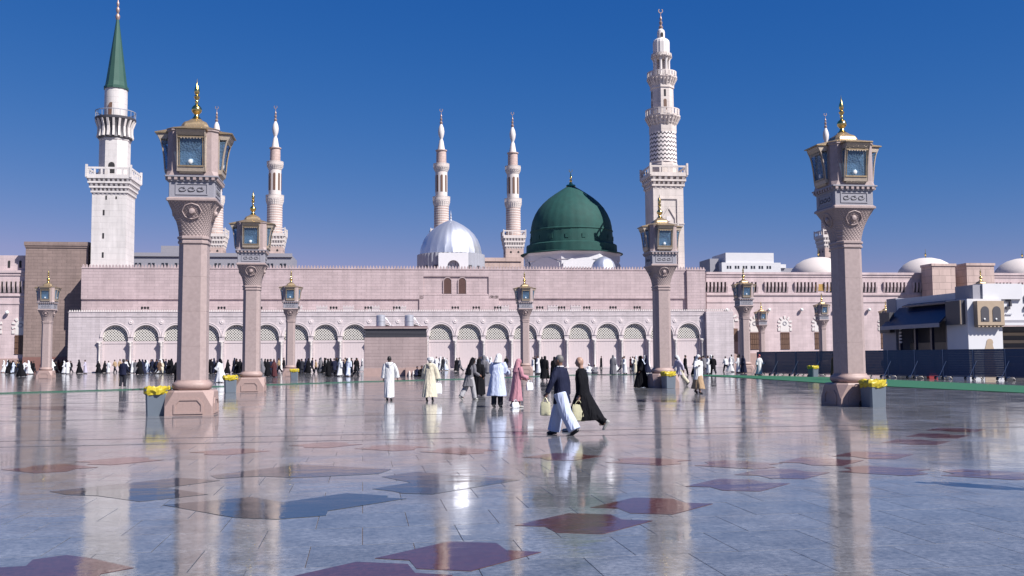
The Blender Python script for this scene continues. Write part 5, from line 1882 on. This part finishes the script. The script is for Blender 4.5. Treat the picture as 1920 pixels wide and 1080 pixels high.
CROWD = """-50.4 149.7 thobe white l 7
-45.6 136.8 thobe paleblue l 14
-46.7 142.2 thobe paleblue r 24
-45.9 141.6 coat navy a 34
-36.1 112.3 abaya black l 38
-41.3 129.8 thobe white r 46
-40.7 129.4 thobe white l 53
-43.8 140.3 abaya black l 58
-41.6 134.2 coat black l 63
-46.4 151.1 abaya black r 69
-44.1 145.5 coat maroon l 77
-42.1 144.1 abaya black l 100
-39.9 137.7 coat black l 105
-41.3 143.5 abaya maroon l 110
-40.7 143.1 coat brown a 117
-37.1 131.3 thobe white l 121
-35.2 125.9 thobe white a 127
-38.4 138.9 walker black l 133
-36.4 135.3 abaya black l 149
-34.1 129.4 thobe lilac l 160
-34.9 138.8 abaya black l 184
-34.1 138.7 abaya black r 195
-32.1 132.5 thobe white a 203
-32.5 137.5 walker tan l 216
-30.5 131.5 walker tan r 224
-25.5 112.6 walker white r 236
-29.2 130.6 abaya black l 241
-28.7 130.3 thobe white a 248
-27.2 125.0 thobe grey a 253
-25.6 119.9 abaya black l 262
-28.0 134.5 abaya black l 273
-27.3 134.0 coat black r 281
-26.9 133.7 abaya navy l 287
-26.4 133.4 abaya black l 293
-22.3 114.1 coat brown r 299
-24.5 127.5 abaya black a 305
-25.1 132.5 coat navy r 310
-23.7 127.0 walker white l 316
-22.4 121.9 abaya black l 322
-18.1 123.3 abaya black l 396
-17.7 123.0 abaya navy l 402
-17.3 122.8 abaya black l 407
-15.4 117.4 abaya black r 426
-14.9 121.2 coat grey l 443
-14.4 120.8 abaya black l 450
-13.9 120.5 coat black r 457
-11.7 119.1 abaya grey l 491
-9.0 96.8 abaya black r 502
-9.6 106.4 coat navy l 507
-8.1 93.5 abaya maroon l 514
-10.0 122.2 walker tan l 524
-9.4 121.8 walker black l 533
-7.7 120.7 abaya black r 559
-7.2 120.3 abaya black l 566
-6.7 120.0 abaya navy l 574
-6.2 115.4 abaya black r 578
-6.0 119.6 walker navy r 584
-4.9 118.8 abaya grey l 602
-4.4 118.5 abaya black l 609
-3.2 93.4 abaya black l 616
-2.8 99.1 coat navy a 626
-2.7 105.6 abaya black l 631
-2.1 92.8 thobe white a 638
-2.0 101.7 coat navy r 644
-1.5 95.3 abaya grey l 650
-1.3 92.4 thobe paleblue a 654
-1.2 108.3 walker black l 659
-0.6 92.0 coat black r 668
9.4 134.3 thobe white l 812
9.4 128.3 thobe white a 818
9.5 122.8 thobe white r 826
10.4 127.5 thobe paleblue l 834
11.4 121.4 abaya black a 856
10.9 112.2 coat grey l 863
15.1 137.7 walker white a 886
16.2 137.7 coat grey l 900
17.2 137.7 thobe paleblue a 913
17.3 134.2 thobe white l 921
19.9 137.6 walker black a 949
19.1 110.9 thobe white r 1000
16.6 93.5 thobe white l 1008
21.6 118.9 abaya black a 1016
33.5 137.3 walker black r 1127
22.3 86.9 abaya grey a 1150
27.2 105.1 thobe white l 1153
26.9 101.1 coat grey r 1166
23.9 88.9 thobe white l 1172
34.7 126.0 coat maroon l 1182
25.5 91.1 thobe cream l 1190
26.7 93.7 thobe grey r 1199
25.3 88.0 thobe paleblue r 1204
27.3 93.3 abaya navy l 1213
27.9 83.5 coat black r 1284
28.7 83.0 abaya black l 1305
32.0 90.1 coat grey a 1321
30.5 84.8 thobe white l 1329
30.0 82.2 coat black a 1338
37.1 97.9 walker white a 1361
36.3 94.5 thobe white r 1371
34.7 88.4 thobe white l 1384
35.1 88.1 abaya navy l 1393
22.3 96.6 seated white t 1105
22.8 96.3 seated grey t 1114
4.8 88.9 seated navy t 782
-45.5 136.7 abaya black a 16
-48.8 151.1 thobe lightgrey r 36
-49.1 151.1 walker tan a 32
-49.7 151.1 abaya black a 24
-48.4 151.1 abaya black l 42
-50.0 151.1 coat charcoal a 19
-40.9 138.4 coat brown a 93
-38.9 132.5 thobe white r 97
-45.8 151.0 thobe paleblue a 77
-42.3 144.2 thobe lightgrey r 98
-26.6 128.9 thobe paleblue l 276
-24.4 123.2 coat navy r 293
-24.0 122.9 thobe white r 298
-29.5 138.7 thobe lightgrey l 263
-29.3 138.7 thobe white l 267
-27.5 129.5 walker white l 264
-26.2 124.3 abaya navy l 268
-25.9 133.1 abaya black l 300
-22.5 126.2 abaya navy l 332
-24.5 132.1 abaya black a 319
-23.7 122.7 thobe cream l 303
-22.8 122.1 abaya black r 316
-25.4 132.7 thobe cream r 306
-26.0 128.5 walker navy l 284
-17.4 118.7 coat black r 396
-18.7 128.1 thobe paleblue a 398
-21.1 138.5 walker white r 384
-18.3 123.4 abaya black r 392
-16.4 131.4 abaya navy r 439
-14.9 121.2 abaya black l 443
-16.1 131.2 coat charcoal l 443
-14.8 121.1 coat black l 444
-11.0 122.9 coat navy a 508
-11.1 127.6 abaya black a 514
-12.8 133.9 abaya black r 497
-9.9 113.8 abaya navy r 514
-11.5 133.0 coat charcoal l 514
-6.7 111.8 coat charcoal a 565
-7.2 116.1 abaya black a 562
-8.2 116.7 abaya black a 546
-5.1 110.8 walker tan l 592
-8.2 116.7 coat maroon r 546
-7.1 124.9 walker lightgrey r 572
-5.2 123.6 abaya black l 600
-2.4 112.9 thobe white a 640
-3.1 122.1 thobe white l 632
-3.6 113.7 abaya black l 621
-4.3 118.4 walker lightgrey a 611
-3.0 126.9 abaya black l 635
-4.0 127.6 abaya navy l 621
-3.0 126.9 thobe cream a 636
-3.1 117.5 abaya black a 631
-3.0 117.5 coat black l 632
-0.8 125.3 abaya black a 669
-0.1 124.8 thobe lightgrey r 679
-2.9 126.8 abaya grey r 637
-2.1 121.4 walker tan l 647
10.5 137.8 coat brown l 823
11.5 137.8 thobe cream a 837
11.6 137.8 thobe lightgrey l 839
9.8 122.6 coat charcoal a 830
15.2 118.6 thobe white l 919
13.9 114.7 abaya grey l 906
16.0 135.2 walker navy r 902
15.4 135.8 walker lightgrey a 892
21.2 119.2 thobe white l 1010
21.7 124.4 coat black l 1004
20.3 114.8 abaya black r 1007
34.4 120.0 abaya black a 1202
31.8 111.0 thobe white l 1202
30.0 103.0 thobe white l 1210
33.5 120.7 walker white r 1187
33.1 115.3 coat navy l 1203
30.2 107.4 thobe lightgrey r 1192
36.2 102.9 walker lightgrey a 1315
37.1 102.2 thobe lightgrey l 1334
35.1 99.4 coat maroon a 1317
35.9 103.2 walker black l 1308
38.9 100.9 walker lightgrey a 1372
42.5 107.8 abaya black l 1387
41.0 103.9 walker lightgrey r 1387
5.2 88.7 seated black t 790"""
DESC = dict(abaya='woman in %s cloak', thobe='man in %s robe', coat='person in %s coat', walker='walker in %s top', seated='person in %s sitting')
cnt = 'none one two three four five six seven eight nine ten eleven twelve thirteen fourteen'.split()
CN = dict(paleblue='pale blue', grey='dark grey', lightgrey='light grey')
protos, people, seen = {}, [], {}
rows = []
for ln in CROWD.strip().split('\n'):
    x, y, kind, col_, f, px = ln.split()
    x, y = float(x), float(y)
    mu = x * math.cos(TH) + y * math.sin(TH)          # along the mosque front
    mv = -x * math.sin(TH) + y * math.cos(TH)
    k = (mu * ARC_V / mv - U0) / PITCH_U              # arch seen behind, from the plaza
    rows.append((float(px), x, y, kind, col_, f, int(round(k))))
rows.sort()
for i, (px, x, y, kind, col_, f, k) in enumerate(rows):
    if k < 0 and mu is not None and k < -1:
        where = 'in the crowd before the brown tower'
    elif k < 0:
        where = 'before the plain wall left of the first arch'
    elif k >= NARCH:
        where = 'before the wall right of the last arch'
    else:
        where = 'before the %s arch from the left' % words[k]
    key = (DESC[kind] % CN.get(col_, col_), where)
    seen.setdefault(key, []).append(i)
for i, (px, x, y, kind, col_, f, k) in enumerate(rows):
    for key, ids in seen.items():
        if i in ids:
            lab = ' '.join(key) if len(ids) == 1 else '%s, %s of %s %s' % (key[0], words[ids.index(i)], cnt[len(ids)], key[1])
    var = (i * 7 + len(kind)) % 3
    pk = (kind, var if kind != 'seated' else 0)
    if pk not in protos:
        protos[pk] = proto(kind, var)
    ps = protos[pk]
    rz = {'l': L_, 'r': R_, 'a': A_, 't': T_}[f] + rnd.uniform(-.5, .5)
    root = link('person', ps[0][1], None, (x, y, 0), rz)
    sc = rnd.uniform(.91, 1.07)
    root.scale = (sc, sc, sc)
    tag(root, lab, 'person', 'crowd along the arcade')
    for nm, me, c in ps[1:]:
        if isinstance(me, list):
            for e in me:
                link('shoe', e, root)
            continue
        o = link(nm, me, root)
        if c:
            o.material_slots[0].link = 'OBJECT'
            o.material_slots[0].material = CL[col_]

# tiny repeated relief too small to pick apart singly
for o in bpy.data.objects:
    if o.parent and o.name.split('.')[0] in ('dentils', 'brackets', 'slats', 'louvres', 'carved_strokes', 'lattice', 'valance', 'railing', 'crenellation'):
        o['kind'] = 'stuff'
